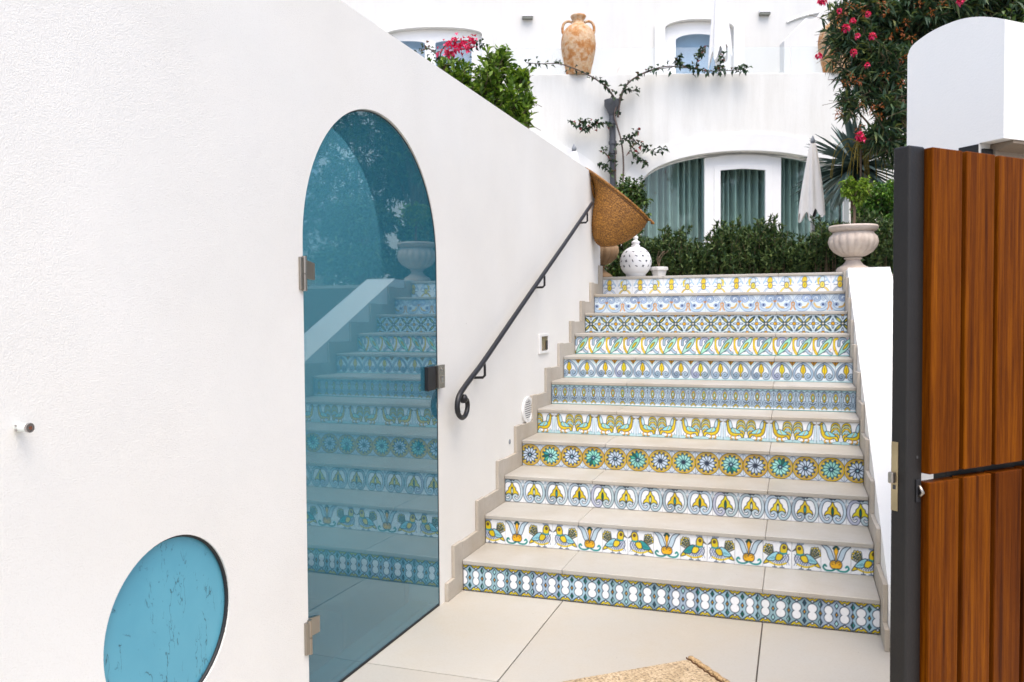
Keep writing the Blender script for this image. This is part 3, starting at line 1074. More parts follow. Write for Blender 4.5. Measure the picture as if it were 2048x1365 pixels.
def d_crab(c, r, alt=False):              # row 11: small yellow and blue grotesque figure
    y1, y2 = (C(230, 200, 60), C(206, 224, 236)) if not alt else (C(206, 224, 236), C(226, 204, 90))
    for s in (-1, 1):
        f = lambda x: .52 + s * x
        c.line([(f(.12), .62), (f(.30), .72), (f(.40), .56)], .08, C(150, 178, 206))
        c.line([(f(.14), .42), (f(.34), .44)], .05, C(120, 140, 170))
        P = [(f(.12), .28), (f(.24), .20), (f(.34), .06)]
        c.line(P, .12, C(120, 120, 120))
        c.line(P, .085, jit(r, C(196, 214, 232) if not alt else C(232, 208, 110)))
    c.line([(.2, .62), (.30, .90), (.52, .98), (.74, .88), (.84, .66)], .09, C(180, 206, 226))
    c.poly([(.40, .60), (.38, .80), (.48, .95), (.60, .94), (.66, .80), (.60, .60)], jit(r, y1, 12), C(110, 110, 100), .024)
    c.ell(.52, .44, .14, .20, jit(r, y1 if not alt else y2, 10), C(70, 84, 110), .028)
    c.line([(.5, .38), (.55, .5)], .03, C(110, 130, 60), sm=False)
    if alt:
        c.line([(.30, .5), (.28, .74), (.36, .84)], .09, YEL)


def paint(fn, N, seed, flip=False, **kw):
    r = np.random.default_rng(seed)
    c = Canvas(N, WHITE, flip)
    fn(c, r, **kw)
    return c.result()


TILE_MESH = {}


def tile_mesh(key, fn, N, seed, flip, u0, u1, kw):
    k = (key, seed, flip, round(u0, 3), round(u1, 3), tuple(sorted(kw.items())))
    if k in TILE_MESH:
        return TILE_MESH[k]
    img = paint(fn, N, seed, flip, **kw)
    i0, i1 = int(round(u0 * N)), int(round(u1 * N))
    nx, ny = i1 - i0 + 1, N + 1
    g = 0.0006                                       # half joint
    us = np.linspace(u0 * TILE + g, u1 * TILE - g, nx)
    vs_ = np.linspace(g, TILE - g, ny)
    verts, cols = [], []
    for j in range(ny):
        for i in range(nx):
            d = 0.0 if not (i in (0, nx - 1) or j in (0, ny - 1)) else 0.0012
            verts.append((us[i], -0.008 + d, vs_[j]))
            cols.append(img[j, i0 + i])
    faces = [(j * nx + i, j * nx + i + 1, (j + 1) * nx + i + 1, (j + 1) * nx + i) for j in range(ny - 1) for i in range(nx - 1)]
    loop = [i for i in range(nx)] + [j * nx + nx - 1 for j in range(1, ny)] + [(ny - 1) * nx + i for i in range(nx - 2, -1, -1)] + [j * nx for j in range(ny - 2, 0, -1)]
    b0 = len(verts)
    for q in loop:
        verts.append((verts[q][0], 0.0, verts[q][2]))
        cols.append(np.array((0.5, 0.45, 0.4)))
    m = len(loop)
    faces += [(loop[(q + 1) % m], loop[q], b0 + q, b0 + (q + 1) % m) for q in range(m)]
    me = bpy.data.meshes.new('riser_tile')
    me.from_pydata(verts, [], faces)
    at = me.color_attributes.new('paint', 'FLOAT_COLOR', 'POINT')
    cc = np.ones((len(verts), 4), np.float32)
    cc[:, :3] = np.array(cols)
    at.data.foreach_set('color', cc.ravel())
    me.shade_smooth()
    me.materials.append(M['tile'])
    TILE_MESH[k] = me
    return me


# ------------------------------------------------------------------ staircase
stairs = thing('staircase', 'eleven limestone steps with hand painted tile risers climbing to the terrace', 'staircase', (W / 2, 0, 0))
core = MB()
for i in range(NS):
    y1 = (i + 1) * T + (0.08 if i == NS - 1 else 0)
    core.box((0.001, i * T + 0.010, i * R - (0.04 if i == 0 else 0.02)), (W - 0.001, NS * T - T + 0.44, (i + 1) * R - 0.027 - 0.0005 * i))
part('core', core, 'mortar', stairs)
tx = [0.0, 0.570, 1.591, W]
SLAB = 0.025
for i in range(NS):
    z1 = (i + 1) * R
    y0 = i * T - 0.011
    y1 = (i + 1) * T + 0.006 if i < NS - 1 else NS * T - T + 0.44
    for k in range(3):
        b = MB().box((tx[k] + 0.0007, y0, z1 - SLAB), (tx[k + 1] - 0.0007, y1, z1 + RNG.uniform(-0.0006, 0.0006)))
        part('tread', b, 'tread', stairs, bevel=0.005, seg=3)

N1, N2 = 44, 34
so = np.array(OFF[stairs.name])


def lay(i, seq, first, N):
    """Riser i: seq(k) -> (key, fn, seed, flip, kwargs); first = width fraction of the cut first tile."""
    x = -(1 - first) * TILE
    k = 0
    while x < W - 0.004:
        u0 = max(0.0, -x / TILE)
        u1 = min(1.0, (W - x) / TILE)
        key, fn, seed, flip, kw = seq(k)
        me = tile_mesh(key, fn, N, seed, flip, u0, u1, kw)
        o = link('riser_tile', me, None, stairs)
        o.location = (x - so[0], i * T + 0.009 - so[1], i * R - so[2] + RNG.uniform(-0.0003, 0.0003))
        o.rotation_euler = (RNG.normal(0, 0.0025), 0, RNG.normal(0, 0.003))
        x += TILE
        k += 1


lay(0, lambda k: ('eight', d_eight, k % 5, False, {}), 0.77, N1)
seq2 = ['L'] + ['T', 'R', 'L'] * 6


def s2(k):
    q = seq2[k]
    if q == 'T':
        return ('tulip', d_tulip, k % 2, False, {})
    return ('bird', d_bird, (k // 3) % 3, q == 'L', {})


lay(1, s2, 0.85, N1)
lay(2, lambda k: ('bell', d_bell, (k * 3 + 1) % 5, False, {}), 0.82, N1)
lay(3, lambda k: ('daisy', d_daisy, k % 7, False, {'dark': k % 2 == 0}), 0.86, N1)
lay(4, lambda k: ('cock', d_cock, (k // 2) % 3, k % 2 == 1, {}), 0.84, N1)
lay(5, lambda k: ('almond', d_almond, k % 4, False, {}), 0.97, N2)
lay(6, lambda k: ('heart', d_heart, k % 4, False, {}), 0.80, N2)
lay(7, lambda k: ('leaf', d_leaf, k % 4, False, {}), 0.78, N2)
lay(8, lambda k: ('cross', d_cross, k % 5, False, {}), 0.86, N2)
lay(9, lambda k: ('scroll', d_scroll, k % 3, k % 2 == 1, {}), 0.78, N2)
lay(10, lambda k: ('crab', d_crab, k % 3, k % 4 == 3, {'alt': k % 2 == 1}), 0.92, N2)

# stepped limestone skirting on both sides
SK = 0.105
for xa, xb in ((WX + 0.0008, -0.0008), (W + 0.0008, W + 0.021)):
    part('skirting', MB().box((xa, -0.207, 0.0008), (xb, -0.001, SK - 0.006)), 'skirt', stairs, bevel=0.0015)
    for i in range(NS):
        y = i * T
        z = (i + 1) * R
        right_top = i == NS - 1 and xa > 1
        part('skirting', MB().box((xa, y - 0.112, i * R + SK - 0.0058), (xb, y - 0.001, z + (0.002 if right_top else SK))), 'skirt', stairs, bevel=0.0015)
        yb_ = y + T - 0.112 if i < NS - 1 else y + 0.30
        yb_ = y + T - 0.001 if i < NS - 1 else WEND - 0.002
        if yb_ > y + 0.02 and not right_top:
            part('skirting', MB().box((xa, y, z - 0.0245), (xb, yb_, z + SK - 0.0065)), 'skirt', stairs, bevel=0.0015)

# low white string wall on the right of the stairs, following the steps
sx0, sx1 = W + 0.0218, W + 0.345
prof = [(-0.16, -0.05), (-0.16, 0.17)]
slope = R / T
for y in np.linspace(-0.12, NS * T - T - 0.30, 14):
    prof.append((y, 0.278 + slope * (y + 0.12)))
ytop = NS * T - T - 0.30
ztop = 0.278 + slope * (ytop + 0.12)
zt = LAND + 0.012
prof += [(ytop + (zt - ztop) / slope, zt), (NS * T - T + 0.82, zt), (NS * T - T + 0.82, -0.05)]
solo('string_wall', MB().prism(prof, [], lambda u, v, d: (d, u, v), sx0, sx1), 'wall_smooth',
     'low sloping white wall along the right side of the tiled stairs', 'wall', fix=True, bevel=0.015, seg=3, loc=((sx0 + sx1) / 2, 1.8, -0.05))

# ------------------------------------------------------------------ wrought iron handrail
HX = 0.045
hp = [at_x(px, py, HX) for px, py in ((1184, 407), (1140, 472), (1088, 547), (1028, 634), (968, 722), (944, 754), (928, 776), (918, 793), (914.5, 812), (917, 829), (924, 836), (931, 830), (935, 815), (933.5, 801), (927, 798))]
hr = thing('handrail', 'black wrought iron handrail with a scrolled end on the white wall', 'handrail', (WX, 0.0, at_x(925, 836, WX)[2]))
P = np.array(hp)
sp = spline(P, 8)
nn = len(sp)
part('rail', MB().tube(sp, np.where(np.arange(nn) > nn * 0.62, 0.0135, 0.0150), 10), 'iron', hr, smooth='all')
c0 = hp[-1]
part('knob', MB().lathe([(0.001, -0.024), (0.014, -0.022), (0.022, -0.010), (0.024, 0.0), (0.022, 0.010), (0.014, 0.022), (0.001, 0.024)], 14, c0), 'iron', hr, smooth='all')
for (px, py) in ((968, 716), (1088, 541), (1174, 416)):
    a = at_x(px, py + 6, HX)
    q = [a, a + (0, 0.012, -0.035), a + (-0.002, 0.018, -0.085), a + (-0.014, 0.016, -0.098), (WX - 0.01, a[1] + 0.016, a[2] - 0.100)]
    part('bracket', MB().tube(q, 0.008, 8), 'iron', hr, smooth='all')

# recessed step light, round vent and a small capped hole in the wall
a, b = at_x(1076, 671, WX), at_x(1096, 706, WX)
y0, y1, z0, z1 = a[1], b[1], 1.236, 1.378
sl = thing('step_light', 'small recessed step light with a white frame in the wall above the stairs', 'light fitting', (WX, (y0 + y1) / 2, z0))
fr = MB().prism([(y0, z0), (y1, z0), (y1, z1), (y0, z1)], [[(y0 + 0.055, z0 + 0.018), (y1 - 0.03, z0 + 0.018), (y1 - 0.03, z1 - 0.018), (y0 + 0.055, z1 - 0.018)]], lambda u, v, d: (d, u, v), WX + 0.0005, WX + 0.012)
part('frame', fr, 'vent', sl, fix=True, bevel=0.002)
part('lens', MB().box((WX + 0.0004, y0 + 0.056, z0 + 0.019), (WX + 0.005, y1 - 0.031, z1 - 0.019)), 'lampglass', sl)
part('lamp', MB().box((WX + 0.0051, y1 - 0.075, z0 + 0.028), (WX + 0.009, y1 - 0.033, z1 - 0.05)), 'dark_metal', sl)
p = at_x(1053.5, 820, WX)
vt = thing('wall_vent', 'round white slatted vent in the wall beside the stair skirting', 'vent', (WX, p[1], p[2] - 0.09))
el = lambda ky, kz, n=36: [(p[1] + ky * math.cos(t), p[2] + kz * math.sin(t)) for t in np.linspace(0, 2 * math.pi, n, endpoint=False)]
part('ring', MB().prism(el(0.122, 0.090), [el(0.082, 0.070)], lambda u, v, d: (d, u, v), WX + 0.0005, WX + 0.014), 'vent', vt, fix=True, bevel=0.004)
part('recess', MB().prism(el(0.081, 0.069), [], lambda u, v, d: (d, u, v), WX + 0.0004, WX + 0.002), 'ventdark', vt, fix=True)
for k in range(9):
    z = p[2] - 0.060 + k * 0.015
    hw = 0.081 * math.sqrt(max(0.02, 1 - ((z - p[2]) / 0.069) ** 2))
    part('slat', MB().box((WX + 0.0021, p[1] - hw, z - 0.0035), (WX + 0.011, p[1] + hw, z + 0.0035)), 'vent', vt)
p = at_x(1019, 884, WX)
solo('hole_cap', MB().lathe([(0.016, 0), (0.016, 0.004), (0.006, 0.005)], 16, (0, 0, 0)), 'greyframe', 'tiny grey cap on the white wall below the round vent', 'cap', loc=(0, 0, 0))
hc = bpy.data.objects['hole_cap']
hc.location = (WX - 0.0005, p[1], p[2])
hc.rotation_euler = (0, math.pi / 2, 0)

# ------------------------------------------------------------------ jute mat
A, B_, C_ = at_z(1386, 1319, 0.0), at_z(1105, 1368, 0.0), at_z(1452, 1368, 0.0)
e1 = (B_ - A) / np.linalg.norm(B_ - A)
e2 = np.array([-e1[1], e1[0], 0.0])
if e2 @ (C_ - A) < 0:
    e2 = -e2
mat = thing('door_mat', 'flat woven jute mat with a stitched edge lying on the pale floor', 'mat', (*A[:2], 0.0))
nx, ny = 80, 60
vs, fs = [], []
LX, LY = 1.25, 0.85
for j in range(ny + 1):
    for i in range(nx + 1):
        q = A + e1 * (LX * i / nx) + e2 * (LY * j / ny)
        edge = min(i, j, nx - i, ny - j)
        wob = 0.004 * math.sin(i * 0.7) * math.cos(j * 0.9) if edge == 0 else 0
        z = 0.0085 + 0.0014 * ((i + j) % 2) + 0.0008 * RNG.random()
        if edge == 0:
            z = 0.0015
        vs.append((q[0] + wob, q[1] + wob, z))
for j in range(ny):
    for i in range(nx):
        a = j * (nx + 1) + i
        fs.append((a, a + 1, a + nx + 2, a + nx + 1))
part('weave', MB().add(vs, fs), 'jute', mat, smooth='all', fix=True)
pts = [A + e2 * t + np.array((0, 0, 0.011)) + e1 * 0.012 + e1 * 0.003 * math.sin(t * 90) for t in np.linspace(0.0, LY, 60)]
part('binding', MB().tube(pts, 0.0075, 8, flat=1.8), 'juteedge', mat, smooth='all')
pts = [A + e2 * t + np.array((0, 0, 0.012)) + e1 * 0.033 + e1 * 0.003 * math.sin(t * 140) for t in np.linspace(0.0, LY, 120)]
part('stitching', MB().tube(pts, 0.0035, 5), 'stitch', mat)

# ------------------------------------------------------------------ wooden gate leaf, standing open
gang = math.radians(43.5)
g = np.array([math.sin(gang), math.cos(gang), 0.0])
gn = np.array([math.cos(gang), -math.sin(gang), 0.0])          # towards the camera
Z = np.array([0, 0, 1.0])
G0 = at_d(1866, 294, 2.2)
GT = G0[2]                                                     # top
GM = at_d(1866, 950, 2.2)[2]                                   # lower edge of the upper boards
G0 = np.array([G0[0], G0[1], 0.0])
gate = thing('wooden_gate', 'varnished wooden gate leaf on a charcoal steel frame standing open', 'gate', tuple(G0))
BT = 0.036                                                     # board thickness
PW, PD = 0.062, 0.050
po = G0 - g * (PW + 0.0005) - gn * (BT + PD - 0.014)
part('end_post', MB().obox(po + Z * 0.04, g * PW, gn * PD, Z * (GT - 0.036)), 'gatesteel', gate, bevel=0.006, seg=3)
LEN = 1.12
bo = G0 - gn * (BT + PD - 0.004)
bw0 = 0.123
part('bottom_rail', MB().obox(bo + Z * 0.045 , g * LEN, gn * (PD - 0.006), Z * 0.05), 'gatesteel', gate, bevel=0.003)
part('middle_rail', MB().obox(bo + g * (bw0 + 0.004) + Z * (GM - 0.05), g * (LEN - bw0 - 0.004), gn * (PD - 0.008), Z * 0.075), 'gatesteel', gate, bevel=0.003)
part('top_rail', MB().obox(bo + Z * (GT - 0.16), g * LEN, gn * (PD - 0.006), Z * 0.05), 'gatesteel', gate, bevel=0.003)
part('hinge_post', MB().obox(bo + g * (LEN + 0.002) + Z * 0.01, g * 0.05, gn * PD, Z * (GT - 0.01)), 'gatesteel', gate, bevel=0.004)
bw, gapw = 0.123, 0.0185
k = 0
while k * (bw + gapw) + bw < LEN:
    o_ = G0 + g * (k * (bw + gapw)) - gn * BT
    up = part('board', MB().obox(o_ + Z * GM, g * bw, gn * BT, Z * (GT - GM + RNG.uniform(-0.002, 0.002))), 'wood', gate, bevel=0.003)
    lo = part('board', MB().obox(o_ + Z * 0.05, g * bw, gn * BT, Z * (GM - 0.05 - 0.022 + RNG.uniform(-0.002, 0.002))), 'wood', gate, bevel=0.003)
    k += 1
# brass strike plate with latch on the narrow end, small pull on the face
zc = GM + 0.02
ep = po - g * 0.0004
lp = part('lock_plate', MB().obox(ep + gn * 0.004 - g * 0.0028 + Z * (zc - 0.12), g * 0.003, gn * 0.020, Z * 0.185), 'brass', gate, bevel=0.001)
part('latch_bolt', MB().obox(ep + gn * 0.006 - g * 0.019 + Z * (zc - 0.045), g * 0.016, gn * 0.015, Z * 0.030), 'steel', lp, bevel=0.003)
part('latch_hole', MB().obox(ep + gn * 0.010 - g * 0.0036 + Z * (zc - 0.062), g * 0.0006, gn * 0.009, Z * 0.012), 'ventdark', lp)
fp_ = po + gn * PD
pl = part('pull', MB().obox(fp_ + g * 0.034 + gn * 0.0004 + Z * (zc - 0.095), g * 0.017, gn * 0.004, Z * 0.062), 'dark_metal', gate, bevel=0.002)
part('pull_knob', MB().tube([fp_ + g * 0.044 + gn * 0.004 + Z * (zc - 0.08), fp_ + g * 0.046 + gn * 0.014 + Z * (zc - 0.068), fp_ + g * 0.044 + gn * 0.004 + Z * (zc - 0.05)], 0.005, 8), 'steel', pl, smooth='all')
part('screw_hole', MB().tube([fp_ + g * 0.040 + gn * 0.0002 + Z * (zc + 0.025), fp_ + g * 0.040 + gn * 0.0012 + Z * (zc + 0.025)], 0.004, 10), 'ventdark', gate)

# ------------------------------------------------------------------ white gate pier with a rounded top
PA = math.radians(43)
pr_dir = np.array([math.cos(PA), math.sin(PA), 0.0])           # along the right-hand face
pl_dir = np.array([-math.sin(PA), math.cos(PA), 0.0])          # along the left-hand face
K0 = at_d(2010, 40, 3.2)
K0[2] = 0


def pier_tz(px, py):
    d = ray(px, py)
    q = CAM + d * (((K0 - CAM) @ pr_dir) / (d @ pr_dir))
    return (q - K0) @ pl_dir, q[2]


topc = [pier_tz(*q) for q in ((2010, 39), (1985, 35), (1955, 34), (1925, 38), (1895, 48), (1865, 62), (1838, 80), (1822, 95), (1815, 112))]
topc = [tuple(q) for q in spline(topc, 5)]
th = topc[-1][0]
zs_ = pier_tz(2010, 276)[1]
t1 = pier_tz(1958, 290)[0]
prof = [(0.0, zs_)] + topc + [(th, -0.05), (t1, -0.05), (t1, zs_)]
PL = 3.6
fnp = lambda u, v, d: K0 + pl_dir * u + pr_dir * d + Z * v
solo('gate_pier', MB().prism(prof, [], fnp, 0.0, PL), 'wall_smooth', 'white gate pier with a rounded top behind the wooden gate', 'pier', fix=True, bevel=0.008, seg=3, loc=tuple(K0))
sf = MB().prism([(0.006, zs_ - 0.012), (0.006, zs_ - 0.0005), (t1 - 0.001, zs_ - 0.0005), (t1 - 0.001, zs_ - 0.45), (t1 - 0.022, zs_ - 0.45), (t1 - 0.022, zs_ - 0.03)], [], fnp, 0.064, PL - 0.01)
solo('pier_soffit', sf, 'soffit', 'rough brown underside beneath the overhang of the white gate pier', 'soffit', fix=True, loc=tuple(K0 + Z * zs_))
solo('gate_post', MB().obox(fnp(t1 - 0.002, 0.0, 0.012), -pl_dir * 0.03 * 0 - pl_dir * 0.012, pr_dir * 0.05, Z * (zs_ - 0.022)).obox(fnp(t1 + 0.001, 1.9, -0.004), pl_dir * 0.085, pr_dir * 0.0035, Z * (zs_ - 1.9 - 0.004)), 'gatesteel',
     'charcoal steel post fixed to the white pier just above the wooden boards', 'post', loc=tuple(fnp(t1, 0, 0)))

# ------------------------------------------------------------------ plants
def leaf_mesh(pos, dirs, L, Wd, fold=0.35, droop=0.25):
    """Folded, slightly drooping leaves: six vertices, four faces each."""
    n = len(pos)
    d = dirs / (np.linalg.norm(dirs, axis=1)[:, None] + 1e-9)
    rv = RNG.normal(size=(n, 3)) * 0.45 + np.array([0, 0, 1.0])
    s = np.cross(d, rv)
    s /= np.linalg.norm(s, axis=1)[:, None] + 1e-9
    u = np.cross(s, d)
    L = np.broadcast_to(L, (n,))[:, None] * RNG.uniform(0.7, 1.15, (n, 1))
    Wd = np.broadcast_to(Wd, (n,))[:, None] * RNG.uniform(0.8, 1.15, (n, 1))
    mid = pos + d * L * 0.45
    tip = pos + d * L - Z * L * droop
    v = np.stack([pos, mid + s * Wd * 0.5 + u * Wd * fold, tip, mid - s * Wd * 0.5 + u * Wd * fold, mid], 1).reshape(-1, 3)
    b = (np.arange(n) * 5)[:, None]
    f = np.concatenate([b + np.array([[0, 4, 1]]), b + np.array([[1, 4, 2]]), b + np.array([[0, 3, 4]]), b + np.array([[3, 2, 4]])], 0)
    return v, f


def mesh_np(name, v, f, mat, parent=None, kind=None, smooth=False):
    off = OFF.get(parent.name, np.zeros(3)) if parent is not None else np.zeros(3)
    me = bpy.data.meshes.new(name)
    v = np.asarray(v, np.float32) - off.astype(np.float32)
    f = np.asarray(f, np.int32)
    me.vertices.add(len(v))
    me.vertices.foreach_set('co', v.ravel())
    me.loops.add(f.size)
    me.loops.foreach_set('vertex_index', f.ravel())
    me.polygons.add(len(f))
    me.polygons.foreach_set('loop_start', np.arange(0, f.size, f.shape[1], dtype=np.int32))
    me.update(calc_edges=True)
    if smooth:
        me.shade_smooth()
    o = link(name, me, mat, parent)
    OFF[o.name] = off
    if kind:
        o['kind'] = kind
    return o


def twigs(blobs, base, n, tl, leaves, up=0.35, spread=0.9, inner=0.35):
    """Twigs spread through blobs [(centre, radius xyz)]; returns stems and leaf seats."""
    stems, pos, dr = [], [], []
    wts = np.array([np.prod(b[1]) ** (2 / 3) for b in blobs])
    wts = wts / wts.sum()
    for k in range(n):
        c, r = blobs[RNG.choice(len(blobs), p=wts)]
        d = RNG.normal(size=3)
        d /= np.linalg.norm(d)
        rad = RNG.uniform(inner, 1.0) ** 0.6
        p1 = np.asarray(c) + np.asarray(r) * d * rad
        dd = d * spread + Z * up + RNG.normal(size=3) * 0.35
        dd /= np.linalg.norm(dd)
        p0 = p1 - dd * tl * RNG.uniform(0.7, 1.2)
        stems.append((p0, p1))
        for q in range(leaves):
            t = (q + RNG.random()) / leaves
            w = RNG.normal(size=3)
            w -= dd * (w @ dd)
            w /= np.linalg.norm(w) + 1e-9
            pos.append(p0 + (p1 - p0) * (0.25 + 0.75 * t))
            dr.append(dd * RNG.uniform(0.35, 0.9) + w * RNG.uniform(0.5, 0.9))
    return stems, np.array(pos), np.array(dr)


def branches(mb, base, blobs, stems, r0=0.03, every=6, rt=0.0035):
    for c, r in blobs:
        c = np.asarray(c)
        mid = (np.asarray(base) * 0.55 + c * 0.45) + RNG.normal(size=3) * 0.06
        mb.tube(spline([base, mid, c], 5), np.linspace(r0, r0 * 0.3, 11), 6)
    for k, (a, b) in enumerate(stems):
        if k % every == 0:
            c = min(blobs, key=lambda q: np.linalg.norm(np.asarray(q[0]) - a))[0]
            mb.tube([np.asarray(c), (np.asarray(c) + a) / 2 + RNG.normal(size=3) * 0.02, a, b], [rt * 1.6, rt * 1.3, rt, rt * 0.5], 4, caps=False)
        else:
            mb.tube([a, b], [rt * 0.8, rt * 0.4], 3, caps=False)


def shrub(*a, **k):
    return _shrub(*a, **k)


def _shrub(name, label, cat, base, blobs, n, tl, leaves, L, Wd, mat, group=None, r0=0.02, up=0.35, spread=0.9, crown='foliage', stem='stem', droop=0.25, inner=0.35, rt=0.0035, every=6, bare=None):
    t = thing(name, label, cat, tuple(base), group)
    st, pos, dr = twigs(blobs, base, n, tl, leaves, up, spread, inner)
    v, f = leaf_mesh(pos, dr, L, Wd, droop=droop)
    mesh_np(crown, v, f, mat, t, 'stuff')
    mb = MB()
    if bare is not None:
        mb.tube([base, (np.asarray(base) + bare) / 2 + (0.006, 0, 0), bare], [r0, r0 * 0.9, r0 * 0.9], 8)
    branches(mb, base if bare is None else bare, blobs, st, r0 * (1 if bare is None else 0.5), every, rt)
    part(stem, mb, 'bark', t)
    return t, st


def pxblob(px, py, D, rpx, kz=1.0, kd=1.0):
    c = at_d(px, py, D)
    r = rpx * D / FPX
    return (c, np.array([r, r * kd, r * kz]))


# oleander tree behind the pier, over the right-hand garden
bl = [pxblob(1742, 15, 9.0, 62), pxblob(1725, 95, 8.9, 50), pxblob(1770, 125, 8.9, 60), pxblob(1782, 205, 8.8, 46), pxblob(1800, 50, 9.2, 90),
      pxblob(1870, 5, 9.0, 85), pxblob(1960, -20, 9.0, 90), pxblob(2055, 0, 9.1, 95), pxblob(1760, 270, 8.8, 40), pxblob(1800, 290, 8.8, 45),
      pxblob(1880, -120, 9.3, 120), pxblob(2000, -130, 9.2, 120), pxblob(1860, 110, 9.6, 70), pxblob(1950, 110, 9.6, 90), pxblob(1840, 210, 9.4, 70), pxblob(1960, 230, 9.5, 110), pxblob(1700, 150, 8.9, 30), pxblob(1685, 75, 8.9, 34), pxblob(1700, 205, 8.9, 30), pxblob(1745, 170, 8.9, 44), pxblob(1690, 20, 8.9, 34), pxblob(1668, 118, 8.9, 18)]
ob = at_d(1870, 560, 9.0)
ob[2] = 1.80
ole = thing('oleander_tree', 'tall oleander with pink flowers and brown seed heads above the white pier', 'tree', tuple(ob))
st, pos, dr = twigs(bl, ob, 2300, 0.32, 15, 0.25, 0.9, 0.15)
v, f = leaf_mesh(pos, dr, 0.15, 0.028, droop=0.18)
mesh_np('crown', v, f, 'leaf_olea', ole, 'stuff')
mb = MB()
for k in range(5):
    q = ob + np.array([RNG.normal() * 0.12, RNG.normal() * 0.12, 0])
    mb.tube(spline([q, (q + bl[k * 3][0]) / 2 + RNG.normal(size=3) * 0.1, bl[k * 3][0]], 6), np.linspace(0.05, 0.018, 13), 7)
branches(mb, ob + Z * 0.9, bl, st, 0.022, 5)
part('trunk', mb, 'bark', ole)
# pink flower heads
for px, py, s in ((1643, 3, 1.2), (1647, 3, 1.0), (1692, 56, 1.2), (1706, 42, .9), (1745, 72, 1.1), (1637, 112, 1.0), (1707, 105, 1.1), (1720, 272, 1.4), (1735, 130, .8), (1715, 72, .8), (1735, 28, .8), (1921, 2, 1.2), (1679, 22, .7), (1724, 279, 1.0)):
    c = at_d(px, py, 8.45)
    n = 26
    d = RNG.normal(size=(n, 3))
    d /= np.linalg.norm(d, axis=1)[:, None]
    v, f = leaf_mesh(c + d * 0.012, d, 0.032 * s, 0.030 * s)
    mesh_np('flower', v, f, 'petal', ole)
# rust coloured seed heads
for px, py in ((1765, 8), (1772, 25), (1690, 30), (1676, 38), (1838, 10), (1862, 22), (1780, 75), (1800, 60), (1812, 45), (1824, 75), (1720, 15), (1700, 12), (1728, 26), (1700, 155), (1714, 165), (1722, 158), (1770, 150), (1808, 118), (1806, 75), (1802, 168), (1692, 165), (1745, 222), (1760, 232), (1678, 232), (1758, 214), (1721, 210), (1720, 255), (1676, 222), (1885, 8), (1745, 212)):
    c = at_d(px, py, 8.5)
    n = 12
    d = RNG.normal(size=(n, 3))
    d /= np.linalg.norm(d, axis=1)[:, None]
    v, f = leaf_mesh(c + d * 0.035 * RNG.random((n, 1)), d + Z * 0.3, 0.04, 0.013)
    mesh_np('seed_head', v, f, 'leaf_dry', ole)

# dense evergreens of the right-hand garden
for k, (x, y, zb, h, w_) in enumerate(((3.9, 5.6, 1.87, 2.6, 0.75), (5.0, 4.3, 1.87, 3.0, 0.85), (3.35, 4.6, 1.87, 1.0, 0.42), (5.6, 6.3, 1.87, 3.2, 1.0))):
    lab = ['dense dark evergreen behind the oleander, nearest the curtained windows', 'tall dense evergreen at the far right behind the oleander',
           'low dark evergreen shrub behind the potted topiary', 'tallest evergreen at the back of the right-hand garden'][k]
    b = np.array([x, y, zb])
    bl = [(b + Z * h * q + RNG.normal(size=3) * 0.1, np.array([w_, w_, h * 0.22]) * s) for q, s in ((0.25, 0.9), (0.45, 1.0), (0.65, 1.0), (0.85, 0.8))]
    shrub('evergreen_tree', lab, 'tree', b, bl, 420, 0.32, 13, 0.11, 0.035, 'leaf_dark', 'evergreens of the right-hand garden', 0.05, crown='crown', stem='trunk', inner=0.5)

# glossy shrub along the string wall
bl = [pxblob(1772, 400, 8.6, 42), pxblob(1790, 470, 8.4, 48), pxblob(1770, 520, 8.3, 36), pxblob(1800, 560, 8.0, 50), pxblob(1800, 620, 7.4, 42), pxblob(1825, 420, 8.6, 60), pxblob(1730, 430, 8.9, 30), pxblob(1757, 470, 8.5, 30), pxblob(1748, 515, 8.3, 30), pxblob(1752, 400, 8.6, 30)]
b = at_d(1810, 600, 8.2)
b[2] = 1.45
shrub('shrub', 'glossy green shrub crowding the stone urn beside the wooden gate', 'shrub', b, bl, 950, 0.16, 14, 0.050, 0.032, 'leaf_mid', None, 0.02)

# dark shrub under the drainpipe, behind the straw bag
bl = [pxblob(1245, 385, 9.3, 34), pxblob(1272, 385, 9.3, 34), pxblob(1258, 430, 9.2, 44), pxblob(1240, 480, 9.2, 46), pxblob(1265, 520, 9.1, 42), pxblob(1225, 535, 9.1, 30)]
b = at_d(1250, 552, 9.2)
b[2] = LAND
shrub('shrub', 'dark leafy shrub growing behind the straw bag and white lantern', 'shrub', b, bl, 330, 0.2, 12, 0.06, 0.034, 'leaf_dark', None, 0.02)

# low juniper-like hedge at the edge of the terrace
hd = thing('hedge', 'low dark spiky hedge along the top of the stairs', 'hedge', (1.1, 4.55, LAND))
pos, dr, stems = [], [], []
for k in range(1900):
    x = RNG.uniform(0.05, 2.75)
    y = 4.25 + RNG.random() * 0.65 + 0.04 * math.sin(x * 5)
    top = 0.46 + 0.07 * math.sin(x * 6.1) + 0.05 * math.sin(x * 13 + 1) + 0.05 * RNG.normal()
    if x < 0.45:
        top *= 0.82
    h = top * RNG.uniform(0.22, 1.08)
    lean = RNG.normal(size=3) * 0.28
    lean[2] = 1
    if y < 4.45:
        lean[1] -= 0.35
    p0 = np.array([x, y, LAND + max(0.0, h - 0.24)])
    p1 = p0 + lean / np.linalg.norm(lean) * 0.24
    stems.append((p0, p1))
    m = 34
    t = RNG.random(m)[:, None]
    q = p0 + (p1 - p0) * t
    d = RNG.normal(size=(m, 3)) * 0.7 + (p1 - p0) / 0.24 * 0.9
    pos.append(q)
    dr.append(d)
v, f = leaf_mesh(np.vstack(pos), np.vstack(dr), 0.058, 0.020, droop=0.0)
